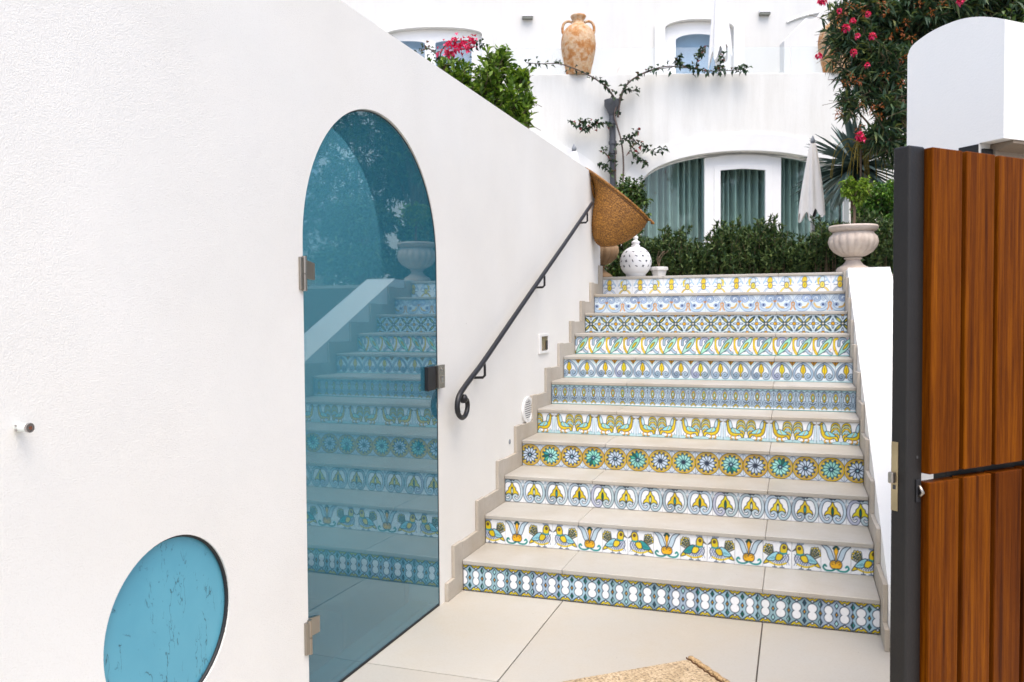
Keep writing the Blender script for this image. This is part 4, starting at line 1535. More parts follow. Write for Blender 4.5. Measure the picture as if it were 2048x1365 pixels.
mesh_np('foliage', v, f, 'leaf_hedge', hd, 'stuff')
mb = MB()
for a, b_ in stems:
    mb.tube([(a[0], a[1], LAND), a, b_], [0.004, 0.003, 0.002], 3, caps=False)
part('stems', mb, 'bark', hd, kind='stuff')

# bush behind the long wall
bl = [pxblob(985, 140, 8.3, 44), pxblob(1020, 190, 8.2, 44), pxblob(965, 185, 8.3, 40), pxblob(1040, 150, 8.3, 24), pxblob(1000, 110, 8.3, 22), pxblob(920, 150, 8.4, 30),
      pxblob(890, 130, 8.4, 26), pxblob(905, 165, 8.4, 34), pxblob(870, 150, 8.4, 26), pxblob(1000, 240, 8.2, 55), pxblob(1045, 225, 8.2, 26), pxblob(940, 220, 8.3, 50), pxblob(1053, 195, 8.2, 14), pxblob(980, 300, 8.2, 50)]
b = at_d(985, 430, 8.25)
b[2] = 2.05 if b[1] < 4.0 else LAND
shrub('shrub', 'bright green leafy bush rising behind the long white wall', 'shrub', b, bl, 430, 0.20, 14, 0.09, 0.036, 'leaf_bush', None, 0.03, up=0.8, spread=0.6, droop=0.1, inner=0.1)

# ------------------------------------------------------------------ agave rosette with dry stalks
ac = at_d(1712, 335, 11.4)
ag = thing('agave', 'spiky blue green agave rosette behind the cream parasol', 'plant', (ac[0], ac[1], LAND))
part('trunk', MB().tube([(ac[0], ac[1], LAND), (ac[0] + 0.03, ac[1], LAND + 0.5), (ac[0], ac[1], ac[2] - 0.1)], [0.10, 0.085, 0.08], 10), 'bark', ag, smooth='all')
for k in range(170):
    th_ = RNG.uniform(0, 2 * math.pi)
    el_ = RNG.uniform(-0.75, 1.15)
    d = np.array([math.cos(th_) * math.cos(el_), math.sin(th_) * math.cos(el_), math.sin(el_)])
    L = RNG.uniform(0.66, 0.92)
    s = np.cross(d, Z)
    s /= np.linalg.norm(s)
    u = np.cross(s, d)
    vs, fs = [], []
    for q, t in enumerate(np.linspace(0, 1, 6)):
        w_ = 0.055 * (1 - t) ** 0.8 * (0.7 + 0.9 * t) + 0.0006
        c = ac + d * L * t - Z * 0.16 * t * t * max(0.1, math.cos(el_))
        vs += [c - s * w_ + u * w_ * 0.35, c - u * 0.004, c + s * w_ + u * w_ * 0.35]
        if q:
            o_ = 3 * (q - 1)
            fs += [(o_, o_ + 1, o_ + 4, o_ + 3), (o_ + 1, o_ + 2, o_ + 5, o_ + 4)]
    part('leaf', MB().add(vs, fs), 'agave', ag, smooth='all')
yst = at_d(1722, 300, 9.05)
dk = thing('dry_plant', 'drooping tuft of dry yellow stalks below the pink oleander flower', 'plant', (yst[0], yst[1], LAND))
mb = MB()
for k in range(34):
    a = yst + RNG.normal(size=3) * 0.05
    d = np.array([RNG.normal() * 0.13, RNG.normal() * 0.13, 0.06])
    mb.tube(spline([a, a + d * 0.5 + Z * 0.05, a + d * 1.0 - Z * 0.08, a + d * 1.2 - Z * RNG.uniform(0.2, 0.42)], 4), np.linspace(0.007, 0.003, 13), 4)
part('stalks', mb, 'stalk', dk, kind='stuff')
part('stem', MB().tube([(yst[0], yst[1], LAND), yst], [0.012, 0.012], 6), 'bark', dk)

# ------------------------------------------------------------------ things on the landing
def lathe_px(cx, base_py, D, prof, k=1.0):
    """profile in photo pixels (radius, height above base) -> metres."""
    s = D / FPX
    c = at_d(cx, base_py, D)
    return c, [(r * s * k, h * s) for r, h in prof]


# stone urn on the end of the string wall
D = 7.55
uc, up_ = lathe_px(1706, 543, D, [])
uc[2] = zt
s = D / FPX
urn = thing('stone_urn', 'fluted pinkish stone urn at the end of the white string wall', 'urn', tuple(uc))
part('foot', MB().lathe([(q[0] * s, q[1] * s) for q in ((32, 0), (32, 5), (29, 9), (20, 14), (15, 20), (13, 24), (17, 26), (17, 28), (12, 29))], 32, uc, cap=True), 'urn', urn, smooth=True)
bp = [(12, 28.5), (24, 32), (36, 40), (43, 50), (46, 60), (44, 70), (39, 76), (38, 80)]
part('bowl', MB().lathe([(q[0] * s, q[1] * s) for q in bp], 108, uc, lobes=18, lobe_amp=[0, .06, .11, .12, .10, .07, .02, 0]), 'urn', urn, smooth='all')
part('rim', MB().lathe([(q[0] * s, q[1] * s) for q in ((37, 79), (42, 81), (46, 85), (47, 89), (45, 92), (39, 92), (37, 88), (36, 84))], 48, uc), 'urn', urn, smooth=True)
tb = uc + Z * 86 * s
bl = [(at_d(1712, 388, 7.55), np.array([0.135, 0.135, 0.11])), (at_d(1700, 372, 7.55), np.array([0.09, 0.09, 0.09])), (at_d(1728, 372, 7.5), np.array([0.09, 0.09, 0.09]))]
shrub('topiary', 'small lime green topiary bush on a bare stem in the stone urn', 'plant', tb, bl, 90, 0.10, 12, 0.042, 0.024, 'leaf_top', None, 0.013, inner=0.2, rt=0.002, bare=at_d(1709, 412, 7.55))

# tan urn behind the end of the long wall
D = 8.25
uc = at_d(1199, 552, D)
uc[2] = LAND
s = D / FPX
u2 = thing('stone_urn', 'tan fluted stone urn half hidden behind the end of the long white wall', 'urn', tuple(uc))
part('foot', MB().lathe([(q[0] * s, q[1] * s) for q in ((26, 0), (26, 4), (22, 8), (13, 14), (9, 20), (13, 23), (9, 25))], 28, uc), 'urnb', u2, smooth=True)
part('bowl', MB().lathe([(q[0] * s, q[1] * s) for q in ((9, 25), (22, 30), (33, 40), (38, 52), (37, 62), (31, 68))], 84, uc, lobes=14, lobe_amp=[0, .12, .16, .16, .10, 0]), 'urnb', u2, smooth='all')
part('rim', MB().lathe([(q[0] * s, q[1] * s) for q in ((30, 67), (36, 69), (39, 73), (36, 76), (28, 76))], 40, uc), 'urnb', u2, smooth=True)

# pierced white ceramic lantern
D = 8.0
lc = at_d(1271.5, 553, D)
lc[2] = LAND
s = D / FPX
lan = thing('ceramic_lantern', 'white pierced ceramic ball lantern with a knobbed top on the landing', 'lantern', tuple(lc))
RR = 31.5 * s
bz = 30.0 * s
prof = [(0.62 * RR, 0.0)] + [(RR * math.cos(a), bz + RR * math.sin(a)) for a in np.linspace(-0.9, 1.32, 20)]
part('ball', MB().lathe(prof, 48, lc), 'ceramic', lan, smooth='all')
part('finial', MB().lathe([(q[0] * s, q[1] * s) for q in ((8.5, 60.5), (9, 63), (6, 65), (8.5, 68), (8.5, 70), (5, 72), (3.5, 75), (5, 77), (5, 80), (2, 82), (3.5, 84), (3.5, 86), (0.5, 88))], 20, lc), 'ceramic', lan, smooth='all')
hb = MB()
for row, lat in enumerate((-0.30, 0.02, 0.34, 0.66)):
    m = 14 if row < 3 else 10
    for k in range(m):
        lon = 2 * math.pi * (k + 0.5 * (row % 2)) / m
        rot = (k % 4) * math.pi / 4 + 0.4
        nrm = np.array([math.cos(lat) * math.cos(lon), math.cos(lat) * math.sin(lon), math.sin(lat)])
        ex = np.array([-math.sin(lon), math.cos(lon), 0])
        ey = np.cross(nrm, ex)
        c = lc + Z * bz + nrm * (RR + 0.0006)
        star = k % 3 == 0
        arms = (0, math.pi / 2) if star else (0,)
        for a2 in arms:
            ca, sa = math.cos(rot + a2), math.sin(rot + a2)
            vs = []
            for u, w_ in ((-1, 0), (-.5, .5), (.5, .5), (1, 0), (.5, -.30), (-.5, -.30)):
                x, y = u * 0.016, w_ * 0.011
                vs.append(c + ex * (x * ca - y * sa) + ey * (x * sa + y * ca))
            hb.add(vs, [(0, 1, 2, 3, 4, 5)])
part('piercing', hb, 'hole', lan, kind='stuff')

# small white pot beside it
D = 8.15
pc = at_d(1318, 553, D)
pc[2] = LAND
s = D / FPX
pot = thing('flower_pot', 'small weathered white pot beside the ceramic lantern', 'pot', tuple(pc))
part('body', MB().lathe([(q[0] * s, q[1] * s) for q in ((12, 0), (15, 13), (15.3, 14))], 8, pc), 'potwhite', pot)
part('rim', MB().lathe([(q[0] * s, q[1] * s) for q in ((15, 14.1), (18, 14.5), (18, 20), (16, 21), (13, 21))], 8, pc), 'potwhite', pot)
mb = MB()
for q in range(5):
    a = pc + Z * 20 * s
    mb.tube(spline([a, a + (RNG.normal() * 0.03, RNG.normal() * 0.03, 0.08), a + (RNG.normal() * 0.07, RNG.normal() * 0.05, 0.16)], 4), 0.003, 4)
part('dry_twig', mb, 'bark', pot)

# ------------------------------------------------------------------ big straw bag hung on the wall end
D = 7.62
Lc = spline([(1203, 494), (1190, 481), (1185, 452), (1187, 425), (1191, 395), (1186, 365), (1168, 338)], 6)
Rc = spline([(1227, 493), (1246, 486), (1262, 477), (1275, 467), (1285, 457), (1291, 448), (1294, 439)], 6)
bag = thing('straw_bag', 'big woven straw bag hanging from the end of the handrail', 'bag', tuple(at_d(1215, 494, D)))
rows = 84
idx = np.linspace(0, len(Lc) - 1, rows)
Li = np.stack([np.interp(idx, np.arange(len(Lc)), Lc[:, k]) for k in (0, 1)], 1)
Ri = np.stack([np.interp(idx, np.arange(len(Rc)), Rc[:, k]) for k in (0, 1)], 1)
seg = 120
vs, fs = [], []
for k in range(rows):
    t = k / (rows - 1)
    l, r_ = at_d(*Li[k], D), at_d(*Ri[k], D)
    c, h = (l + r_) / 2, (r_ - l) / 2
    thk = 0.06 + 0.13 * math.sin(min(1, t * 1.15) * math.pi * 0.5) * (1 - 0.35 * t)
    row = k // 3
    bulge = (0.004, 0.0065, 0.004)[k % 3]
    for i in range(seg):
        a = 2 * math.pi * i / seg
        wv = bulge + 0.0032 * math.sin(a * 42 + row * math.pi)
        cs, sn = math.cos(a), math.sin(a)
        vs.append(c + h * cs * (1 + wv / max(np.linalg.norm(h), .05)) + FWD * (thk + wv) * sn)
for k in range(rows - 1):
    for i in range(seg):
        j = (i + 1) % seg
        fs.append((k * seg + i, k * seg + j, (k + 1) * seg + j, (k + 1) * seg + i))
fs.append(tuple(range(seg))[::-1])
part('body', MB().add(vs, fs), 'straw', bag, smooth='all', fix=True)
ringp = [np.array(q) for q in vs[(rows - 1) * seg:]]
ringp = [q + Z * 0.002 for q in ringp[::3]]
part('rim', MB().tube(ringp + ringp[:2], 0.013, 8), 'straw', bag, smooth='all')
ring2 = [np.array(q) for q in vs[(rows - 9) * seg:(rows - 8) * seg]]
cc = np.mean(ring2, 0)
ring2 = [cc + (q - cc) * 1.012 for q in ring2[::3]]
part('seam', MB().tube(ring2 + ring2[:2], 0.005, 6), 'stitch', bag)
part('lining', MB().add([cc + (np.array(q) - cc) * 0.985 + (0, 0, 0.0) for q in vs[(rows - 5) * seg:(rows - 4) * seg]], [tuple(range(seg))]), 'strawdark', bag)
hq = [at_d(1294, 440, D - 0.02), at_d(1301, 441, D - 0.05), at_d(1307, 447, D - 0.06), at_d(1303, 446, D - 0.03)]
part('handle', MB().tube(spline(hq, 5), 0.011, 8), 'straw', bag, smooth='all')
hq = [at_d(1176, 346, D), at_d(1183, 368, D - 0.02), at_d(1188, 392, D + 0.03), at_d(1192, 396, D + 0.12)]
part('handle', MB().tube(spline(hq, 5), 0.011, 8), 'straw', bag, smooth='all')

# ------------------------------------------------------------------ the house
DF, DU = 13.0, 16.5
O2 = np.array([CAM[0], CAM[1], 0.0])


def uv(px, py, D):
    q = at_d(px, py, D)
    return (q - CAM) @ RGT, q[2]


def FN(D):
    return lambda u, v, d: O2 + RGT * u + FWD * (D + d) + Z * v


def arch_pts(cu, hw, vs, rise, v0, n=40, inset=0.0, sup=2.0):
    """closed loop: bottom left, arch, bottom right"""
    P = [(cu - hw + inset, v0)]
    for a in np.linspace(0, math.pi, n):
        P.append((cu - (hw - inset) * math.copysign(abs(math.cos(a)) ** (2 / sup), math.cos(a)), vs + (rise - inset) * abs(math.sin(a)) ** (2 / sup)))
    P.append((cu + hw - inset, v0))
    return P


hp0 = FN(DF)(uv(1490, 400, DF)[0], LAND, 0)
house = thing('house', 'white plastered house with arched curtained windows and an upper terrace', 'house', tuple(hp0))
PT = uv(1300, 148, DF)[1]
uL, uR = uv(560, 148, DF)[0], uv(2500, 148, DF)[0]
kpx = DF / FPX
wins = []
for cpx in (1490, 962):
    cu, vs0 = uv(cpx, 370, DF)
    wins.append((cu, 207 * kpx, vs0, 67 * kpx))
holes = [arch_pts(cu, hw, vs0, ri, LAND + 0.02) for cu, hw, vs0, ri in wins]
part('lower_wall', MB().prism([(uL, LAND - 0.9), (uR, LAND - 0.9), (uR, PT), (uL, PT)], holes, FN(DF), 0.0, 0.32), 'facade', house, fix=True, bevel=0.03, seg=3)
part('terrace_deck', MB().prism([(uL, PT - 0.62), (uR, PT - 0.62), (uR, PT - 0.45), (uL, PT - 0.45)], [], FN(DF), 0.325, 3.6), 'floor', house, fix=True)
part('room', MB().prism([(uL, LAND), (uR, LAND), (uR, PT - 0.7), (uL, PT - 0.7)], [], FN(DF), 1.9, 2.0), 'room', house, fix=True)
for cu, hw, vs0, ri in wins:
    tr = arch_pts(cu, hw + 0.28, vs0, ri + 0.27, vs0 - 0.02)
    tr2 = arch_pts(cu, hw, vs0, ri, vs0 - 0.02)
    part('arch_trim', MB().prism(tr + tr2[::-1], [], FN(DF), -0.035, -0.001), 'trim', house, fix=True, bevel=0.012)
    F = FN(DF + 0.14)
    out = arch_pts(cu, hw - 0.004, vs0, ri - 0.004, LAND + 0.022)
    dw = 77 * kpx                                   # half width of the door frame
    ht = uv(1490, 309, DF)[1]
    fr = MB().prism(out, [arch_pts(cu, hw - 0.03, vs0, ri - 0.03, LAND + 0.06)], F, 0.03, 0.075)
    win = part('window', fr, 'pvc', house, fix=True)
    dl = [(cu - dw, LAND + 0.03), (cu + dw, LAND + 0.03), (cu + dw, ht - 0.03), (cu + dw * 0.5, ht + 0.01), (cu, ht + 0.022), (cu - dw * 0.5, ht + 0.01), (cu - dw, ht - 0.03)]
    gw = 45 * kpx
    gt = uv(1490, 336, DF)[1]
    hl = [(cu - gw, LAND + 0.30), (cu + gw, LAND + 0.30), (cu + gw, gt - 0.02), (cu + gw * 0.5, gt), (cu, gt + 0.006), (cu - gw * 0.5, gt), (cu - gw, gt - 0.02)]
    part('door_frame', MB().prism(dl, [hl], F, -0.02, 0.03 - 0.001), 'pvc', win, fix=True, bevel=0.01)
    gi = [(cu - gw - 0.10, LAND + 0.22), (cu + gw + 0.10, LAND + 0.22), (cu + gw + 0.10, gt + 0.06), (cu - gw - 0.10, gt + 0.06)]
    gi2 = [(cu - gw - 0.001, LAND + 0.299), (cu + gw + 0.001, LAND + 0.299), (cu + gw + 0.001, gt - 0.019), (cu, gt + 0.007), (cu - gw - 0.001, gt - 0.019)]
    part('door_rebate', MB().prism(gi, [gi2], F, -0.034, -0.021), 'pvc', win, fix=True, bevel=0.004)
    part('handle', MB().tube([F(cu - gw - 0.06, 2.9, -0.034), F(cu - gw - 0.06, 2.9, -0.08), F(cu - gw - 0.16, 2.9, -0.085)], 0.010, 8), 'pvc', win, smooth='all')
    part('door_pane', MB().prism(hl, [], F, 0.010, 0.016), 'winglass', win, fix=True)
    for sgn in (-1, 1):
        a0, a1 = (cu - hw + 0.03, cu - dw - 0.003) if sgn < 0 else (cu + dw + 0.003, cu + hw - 0.03)
        P = [(a0, LAND + 0.06), (a1, LAND + 0.06)]
        for u in np.linspace(a1, a0, 16):
            P.append((u, vs0 + (ri - 0.03) * math.sqrt(max(0, 1 - ((u - cu) / (hw - 0.028)) ** 2))))
        part('side_pane', MB().prism(P, [], F, 0.040, 0.046), 'winglass', win, fix=True)
        part('mullion', MB().prism([(a1 if sgn < 0 else a0 - 0.0, LAND + 0.06), ((a1 if sgn < 0 else a0) + 0.022 * sgn, LAND + 0.06), ((a1 if sgn < 0 else a0) + 0.022 * sgn, ht - 0.04), (a1 if sgn < 0 else a0, ht - 0.04)], [], F, 0.047, 0.060), 'greyframe', win, fix=True)
    # hanging curtains behind the glass
    for u0, u1, amp in ((cu - hw + 0.02, cu + 0.02, 0.085), (cu + 0.015, cu + hw - 0.02, 0.085)):
        us = np.linspace(u0, u1, 260)
        ph = np.cumsum(RNG.uniform(0.25, 0.60, 260) * (0.85 + 0.25 * np.sin(np.linspace(0, 31, 260))))
        vs, fs = [], []
        for i, u in enumerate(us):
            dd = 0.26 + 0.02 * (u0 > cu) + amp * math.sin(ph[i]) + 0.018 * math.sin(ph[i] * 0.37)
            vs += [F(u, LAND + 0.06, dd), F(u, PT - 0.9, dd)]
            if i:
                fs.append((2 * i - 2, 2 * i, 2 * i + 1, 2 * i - 1))
        part('curtain', MB().add(vs, fs), 'curtain', win, smooth='all')

# set-back upper storey
uL2, uR2 = uv(300, 60, DU)[0], uv(2700, 60, DU)[0]
ku = DU / FPX
UB = PT - 0.44
upw = []
for cpx, hpx, spx, cpy in ((1398, 68, 58, 40), (868, 95, 70, 56)):
    cu, vs0 = uv(cpx, spx, DU)
    upw.append((cu, hpx * ku, vs0, (spx - cpy) * ku))
holes = [arch_pts(cu, hw, vs0, ri, UB + 0.02) for cu, hw, vs0, ri in upw]
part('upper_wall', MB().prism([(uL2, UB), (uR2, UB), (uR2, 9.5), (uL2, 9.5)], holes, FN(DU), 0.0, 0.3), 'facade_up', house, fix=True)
part('upper_room', MB().prism([(uL2, UB), (uR2, UB), (uR2, 9.4), (uL2, 9.4)], [], FN(DU), 1.2, 1.3), 'room', house, fix=True)
for k, (cu, hw, vs0, ri) in enumerate(upw):
    F = FN(DU)
    tr = arch_pts(cu, hw + 0.20, vs0 + 0.02, ri + 0.20, UB + 0.03)
    tr2 = arch_pts(cu, hw, vs0, ri, UB + 0.03)
    part('arch_trim', MB().prism(tr + tr2[::-1], [], F, -0.045, -0.001), 'trim', house, fix=True, bevel=0.015)
    F = FN(DU + 0.10)
    out = arch_pts(cu, hw - 0.004, vs0, ri - 0.004, UB + 0.03)
    if k == 0:
        lo = [arch_pts(uv(1398, 70, DU)[0], 44 * ku, uv(1398, 78, DU)[1], 13 * ku, UB + 0.3)]
    else:
        lo = [arch_pts(uv(812, 80, DU)[0], 36 * ku, uv(812, 84, DU)[1], 5 * ku, UB + 0.3), arch_pts(uv(906, 80, DU)[0], 36 * ku, uv(906, 84, DU)[1], 6 * ku, UB + 0.3)]
    win = part('window', MB().prism(out, lo, F, 0.0, 0.06), 'pvc', house, fix=True, bevel=0.008)
    for q in lo:
        part('pane', MB().prism(q, [], F, 0.02, 0.026), 'winglass2', win, fix=True)
    part('blind', MB().prism([(cu - hw, UB + 0.05), (cu + hw, UB + 0.05), (cu + hw, vs0 + ri), (cu - hw, vs0 + ri)], [], F, 0.24, 0.25), 'curtain2', win, fix=True)

# white stair parapet and arch on the upper terrace
D = 15.2
pp = [uv(*q, D) for q in ((1568, 170), (1568, 82), (1575, 74), (1612, 36), (1622, 40), (1636, 34), (1655, 8), (1700, -60), (2000, -60), (2000, 170))]
pp = [(u, max(v, UB)) for u, v in pp]
solo('terrace_stair_wall', MB().prism(pp, [], FN(D), 0.0, 0.25), 'facade_up', 'sloping white parapet on the upper terrace behind the oleander', 'wall', fix=True, bevel=0.01, loc=tuple(FN(D)(pp[0][0] + 1, UB, 0)))
arcp = [uv(*q, DU - 0.02) for q in ((1574, 45), (1590, 38), (1612, 31), (1635, 26), (1655, 23), (1690, 22))]
part('arch_trim', MB().tube([FN(DU - 0.02)(u, v, 0) for u, v in spline(arcp, 5)], 0.022, 6), 'trim', house)

# glass balustrade behind the parapet
gt_ = uv(1300, 96, DF + 0.22)[1]
bal = thing('glass_balustrade', 'frameless clear glass balustrade along the edge of the upper terrace', 'balustrade', tuple(FN(DF)(uv(1300, 148, DF)[0], PT, 0.22)))
for k in range(9):
    u0 = uv(780, 148, DF)[0] + k * 1.25
    part('pane', MB().prism([(u0, PT - 0.05), (u0 + 1.23, PT - 0.05), (u0 + 1.23, gt_), (u0, gt_)], [], FN(DF + 0.22), 0.0, 0.012), 'clear', bal, fix=True)

# wall lamps on the upper storey
for px, py, lab in ((1055, 36, 'small wall lamp left of the terracotta amphora on the upper storey'), (1528, 28, 'small wall lamp right of the white parasol on the upper storey')):
    u, v = uv(px, py, DU)
    F = FN(DU)
    wlp = thing('wall_lamp', lab, 'wall lamp', tuple(F(u, v - 0.04, 0)), 'wall lamps of the upper storey')
    part('body', MB().obox(F(u - 0.11, v + 0.002, -0.10), RGT * 0.22, FWD * 0.10, Z * 0.055), 'pvc', wlp, bevel=0.006)
    part('diffuser', MB().obox(F(u - 0.10, v - 0.042, -0.09), RGT * 0.20, FWD * 0.09, Z * 0.043), 'lampgrey', wlp)

# ------------------------------------------------------------------ terracotta jars on the parapet
def amphora(cx, base_py, D, label, k=1.0, handles=True, name='amphora'):
    c = at_d(cx, base_py, D)
    c[2] = PT
    s = D / FPX * k
    t = thing(name, label, 'jar', tuple(c), 'terracotta jars on the parapet')
    pr = [(23, 0), (24, 2), (26, 14), (30, 30), (33.5, 48), (34.5, 62), (33, 76), (28.5, 88), (21, 96), (14, 100), (11.5, 104), (11.5, 109), (14, 113), (15.5, 116), (15, 118), (11, 118), (9, 114)]
    part('body', MB().lathe([(r * s, h * s) for r, h in pr], 40, c), 'terra', t, smooth='all')
    if handles:
        for sg in (-1, 1):
            q = [c + RGT * (sg * x * s) + Z * (z * s) for x, z in ((12, 105), (20, 107), (27, 104), (31, 96), (31, 86), (29, 82))]
            part('handle', MB().tube(spline(q, 5), 2.6 * s, 8), 'terra', t, smooth='all')
    return t


amphora(1157, 148, DF + 0.10, 'tall terracotta amphora with two handles beside the bare vine')
amphora(1672, 145, DF + 0.10, 'wide terracotta jar half hidden by the oleander', 1.0, False, 'terracotta_jar')
c = at_d(1243, 148, DF + 0.12)
c[2] = PT
s = DF / FPX
solo('cone_ornament', MB().lathe([(11 * s, 0), (11.5 * s, 3 * s), (10.5 * s, 4 * s), (8.5 * s, 12 * s), (5.5 * s, 20 * s), (2.5 * s, 24 * s), (0.5 * s, 25 * s)], 24, c), 'potwhite',
     'small whitish cone standing on the parapet between jar and vine', 'ornament', smooth='all', loc=tuple(c))

# ------------------------------------------------------------------ drainpipe and creeper
D = DF - 0.09
pipe = thing('drainpipe', 'dark drainpipe with a funnel head on the white house wall', 'drainpipe', tuple(at_d(1227, 500, D) * (1, 1, 0) + Z * LAND))
a, b = at_d(1224.5, 232, D), at_d(1229, 500, D)
b = np.array([b[0], b[1], LAND])
part('pipe', MB().tube([a, b], 0.050, 14), 'pipe', pipe, smooth=True)
s = D / FPX
part('funnel', MB().lathe([(6.5 * s, 0), (7 * s, 3 * s), (15.5 * s, 19 * s), (16 * s, 30 * s), (14.8 * s, 30.2 * s), (14 * s, 22 * s)], 24, a + Z * 0.005), 'pipe', pipe, smooth=True)
for py in (286, 305, 246):
    q = at_d(1226, py, D)
    part('collar', MB().lathe([(0.051, -0.03), (0.064, -0.025), (0.064, 0.02), (0.051, 0.025)], 16, np.array([a[0] + (b[0] - a[0]) * (py - 232) / 268, a[1] + (b[1] - a[1]) * (py - 232) / 268, q[2]]), cap=False), 'pipe', pipe, smooth=True)

Dv = DF - 0.17
vine = thing('climbing_vine', 'sparse climbing vine trained up the drainpipe and along the parapet', 'vine', tuple(at_d(1245, 500, Dv) * (1, 1, 0) + Z * LAND))
Ls = [[(1246, 505), (1244, 430), (1245, 380), (1247, 330), (1243, 285), (1234, 252), (1229, 228), (1238, 200), (1249, 176), (1270, 156), (1300, 141), (1335, 133), (1375, 136), (1410, 142), (1450, 142), (1492, 139)],
      [(1236, 235), (1240, 205), (1252, 172), (1275, 153), (1310, 140), (1345, 135)],
      [(1233, 208), (1226, 192), (1210, 172), (1185, 155), (1152, 139), (1118, 128), (1085, 128), (1052, 126)],
      [(1226, 252), (1200, 246), (1187, 252), (1174, 262), (1160, 255), (1145, 247)], [(1187, 252), (1175, 245), (1163, 243)],
      [(1241, 288), (1252, 278), (1266, 272), (1276, 262)], [(1258, 280), (1262, 300), (1270, 318), (1284, 324), (1292, 332)],
      [(1262, 277), (1282, 292), (1300, 300), (1316, 306), (1328, 298)], [(1223, 322), (1212, 308), (1205, 300)], [(1223, 350), (1212, 336), (1204, 330)],
      [(1392, 139), (1396, 118), (1402, 104), (1410, 97)], [(1355, 136), (1356, 122), (1360, 116)], [(1440, 141), (1442, 120), (1446, 112)], [(1250, 180), (1266, 182), (1276, 182)],
      [(1246, 455), (1236, 400), (1230, 340), (1232, 300)]]
mb = MB()
pos, dr = [], []
for k, l in enumerate(Ls):
    q = spline([at_d(px, py, Dv + (0.02 * math.sin(i + k))) for i, (px, py) in enumerate(l)], 6)
    big = k in (0, 1, 2, 14)
    mb.tube(q, np.linspace(0.016 if big else 0.008, 0.006 if big else 0.003, len(q)), 6)
    dens = {0: 0.16, 1: 0.35, 2: 0.5, 14: 0.1}.get(k, 0.8)
    for i, pnt in enumerate(q):
        py = l[min(len(l) - 1, int(i / 6))][1]
        if k == 0:
            px_ = l[min(len(l) - 1, int(i / 6))][0]
            dens = 0.9 if px_ > 1340 else (0.4 if py < 190 else 0.05)
        m = RNG.poisson(dens * (5 if k == 0 and dens > 0.8 else 2.6))
        for z_ in range(m):
            pos.append(pnt + RNG.normal(size=3) * 0.022)
            dr.append(RNG.normal(size=3) + Z * 0.2 - FWD * 0.4)
v, f = leaf_mesh(np.array(pos), np.array(dr), 0.085, 0.055)
part('stem', mb, 'twig', vine, smooth='all')
mesh_np('leaves', v, f, 'leaf_vine', vine, 'stuff')

# bougainvillea on the terrace edge, left
Db = DF - 0.25
bg = thing('bougainvillea', 'pink bougainvillea sprays in front of the upper left window', 'plant', tuple(at_d(905, 500, Db) * (1, 1, 0) + Z * LAND))
mb = MB()
for l in ([(905, 520), (900, 300), (890, 180), (880, 120), (888, 95), (905, 84), (935, 82), (955, 85)], [(885, 130), (872, 108), (856, 98), (842, 102)], [(890, 110), (915, 100), (940, 98), (950, 92)], [(884, 125), (905, 118), (928, 128)]):
    mb.tube(spline([at_d(px, py, Db) for px, py in l], 6), 0.011, 5)
part('stem', mb, 'twig', bg)
pos = [at_d(px + RNG.normal() * 6, py + RNG.normal() * 4.5, Db - 0.05 + RNG.normal() * 0.06) for px, py in ((895, 87), (910, 80), (930, 85), (918, 95), (900, 100), (893, 106), (938, 80), (948, 83), (912, 105), (925, 92), (905, 90), (897, 111), (931, 99)) for _ in range(11)]
v, f = leaf_mesh(np.array(pos), RNG.normal(size=(len(pos), 3)), 0.07, 0.06)
mesh_np('bracts', v, f, 'petal', bg, 'stuff')
pos = [at_d(px + RNG.normal() * 7, py + RNG.normal() * 5, Db + RNG.normal() * 0.05) for px, py in ((842, 102), (858, 97), (870, 104), (872, 115), (930, 127), (955, 86), (925, 122), (962, 88), (905, 118), (880, 120)) for _ in range(8)]
v, f = leaf_mesh(np.array(pos), RNG.normal(size=(len(pos), 3)), 0.08, 0.05)
mesh_np('leaves', v, f, 'leaf_vine', bg, 'stuff')


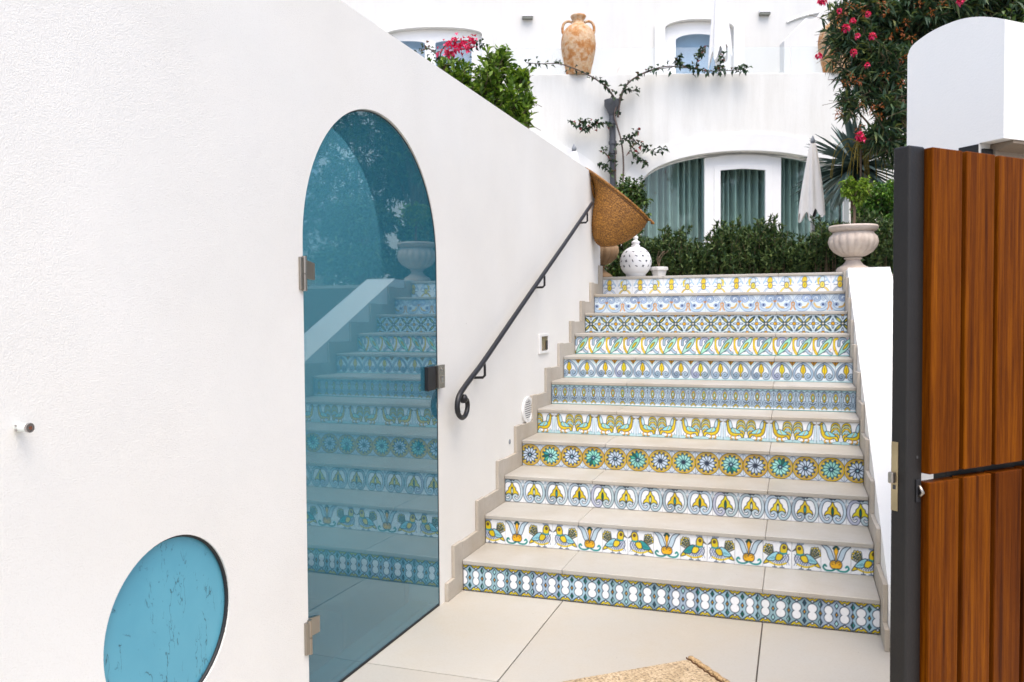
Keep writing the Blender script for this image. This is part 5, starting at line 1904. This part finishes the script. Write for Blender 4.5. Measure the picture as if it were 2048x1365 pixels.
# ------------------------------------------------------------------ closed parasols
def parasol(cx, top, skirt, D, hw, mat, label, base_z, cap='greyframe', lean=0.0, tip=18, flare=1.0):
    s = D / FPX
    zt_ = at_d(cx, top, D)[2]
    zb_ = at_d(cx, skirt, D)[2]
    c = at_d(cx, skirt, D)
    c[2] = 0
    t = thing('closed_parasol', label, 'parasol', (c[0], c[1], base_z))
    H = zt_ - zb_
    seg, rows = 96, 26
    ph = RNG.uniform(0, 6.28, 8)
    vs, fs = [], []
    for k in range(rows):
        q = k / (rows - 1)                       # 0 top .. 1 hem
        rad = hw * s * (0.16 + 0.84 * q ** 0.75)
        for i in range(seg):
            a = 2 * math.pi * i / seg
            fold = 1 + (0.07 + 0.11 * q) * math.cos(7 * a + 0.8 * math.sin(ph[0] + 2 * q)) + 0.14 * q * math.sin(3 * a + ph[1])
            z = zt_ - H * q - (0.16 * H * q ** 8) * (0.5 + 0.5 * math.cos(7 * a)) - 0.06 * H * q ** 4 * math.sin(a + ph[2])
            vs.append((c[0] + RGT[0] * lean * q + rad * fold * math.cos(a), c[1] + RGT[1] * lean * q + rad * fold * math.sin(a) * 0.8, z))
    for k in range(rows - 1):
        for i in range(seg):
            j = (i + 1) % seg
            fs.append((k * seg + i, (k + 1) * seg + i, (k + 1) * seg + j, k * seg + j))
    fs.append(tuple(range(seg)))
    part('canopy', MB().add(vs, fs), mat, t, smooth='all', fix=True)
    part('cap', MB().lathe([(0.16 * hw * s * 1.2, zt_ - 0.02), (0.17 * hw * s * 1.2, zt_ + 3 * s), (0.10 * hw * s, zt_ + tip * 0.7 * s), (0.03 * hw * s, zt_ + tip * s)], 14, (c[0], c[1], 0)), cap, t, smooth='all')
    part('pole', MB().tube([(c[0], c[1], base_z), (c[0], c[1], zt_ - 0.01)], 0.024, 12), 'pole', t, smooth='all')
    part('runner', MB().lathe([(0.03, zb_ - 0.10), (0.045, zb_ - 0.06), (0.045, zb_ + 0.05)], 12, (c[0], c[1], 0)), 'dark_metal', t, smooth='all')
    part('foot', MB().lathe([(0.26, base_z), (0.26, base_z + 0.05), (0.05, base_z + 0.08), (0.035, base_z + 0.30)], 24, (c[0], c[1], 0)), 'pole', t, smooth=True)
    return t


parasol(1625, 284, 418, 10.0, 23, 'canvas', 'closed cream parasol in front of the curtained windows', LAND, tip=12)
parasol(1149, 300, 440, 10.8, 24, 'canvasw', 'tip of a closed white parasol showing over the long white wall', LAND, tip=12)
parasol(1438, -60, 100, 14.6, 20, 'canvasw', 'closed white parasol on the upper terrace in front of a window', UB, cap='pvc')
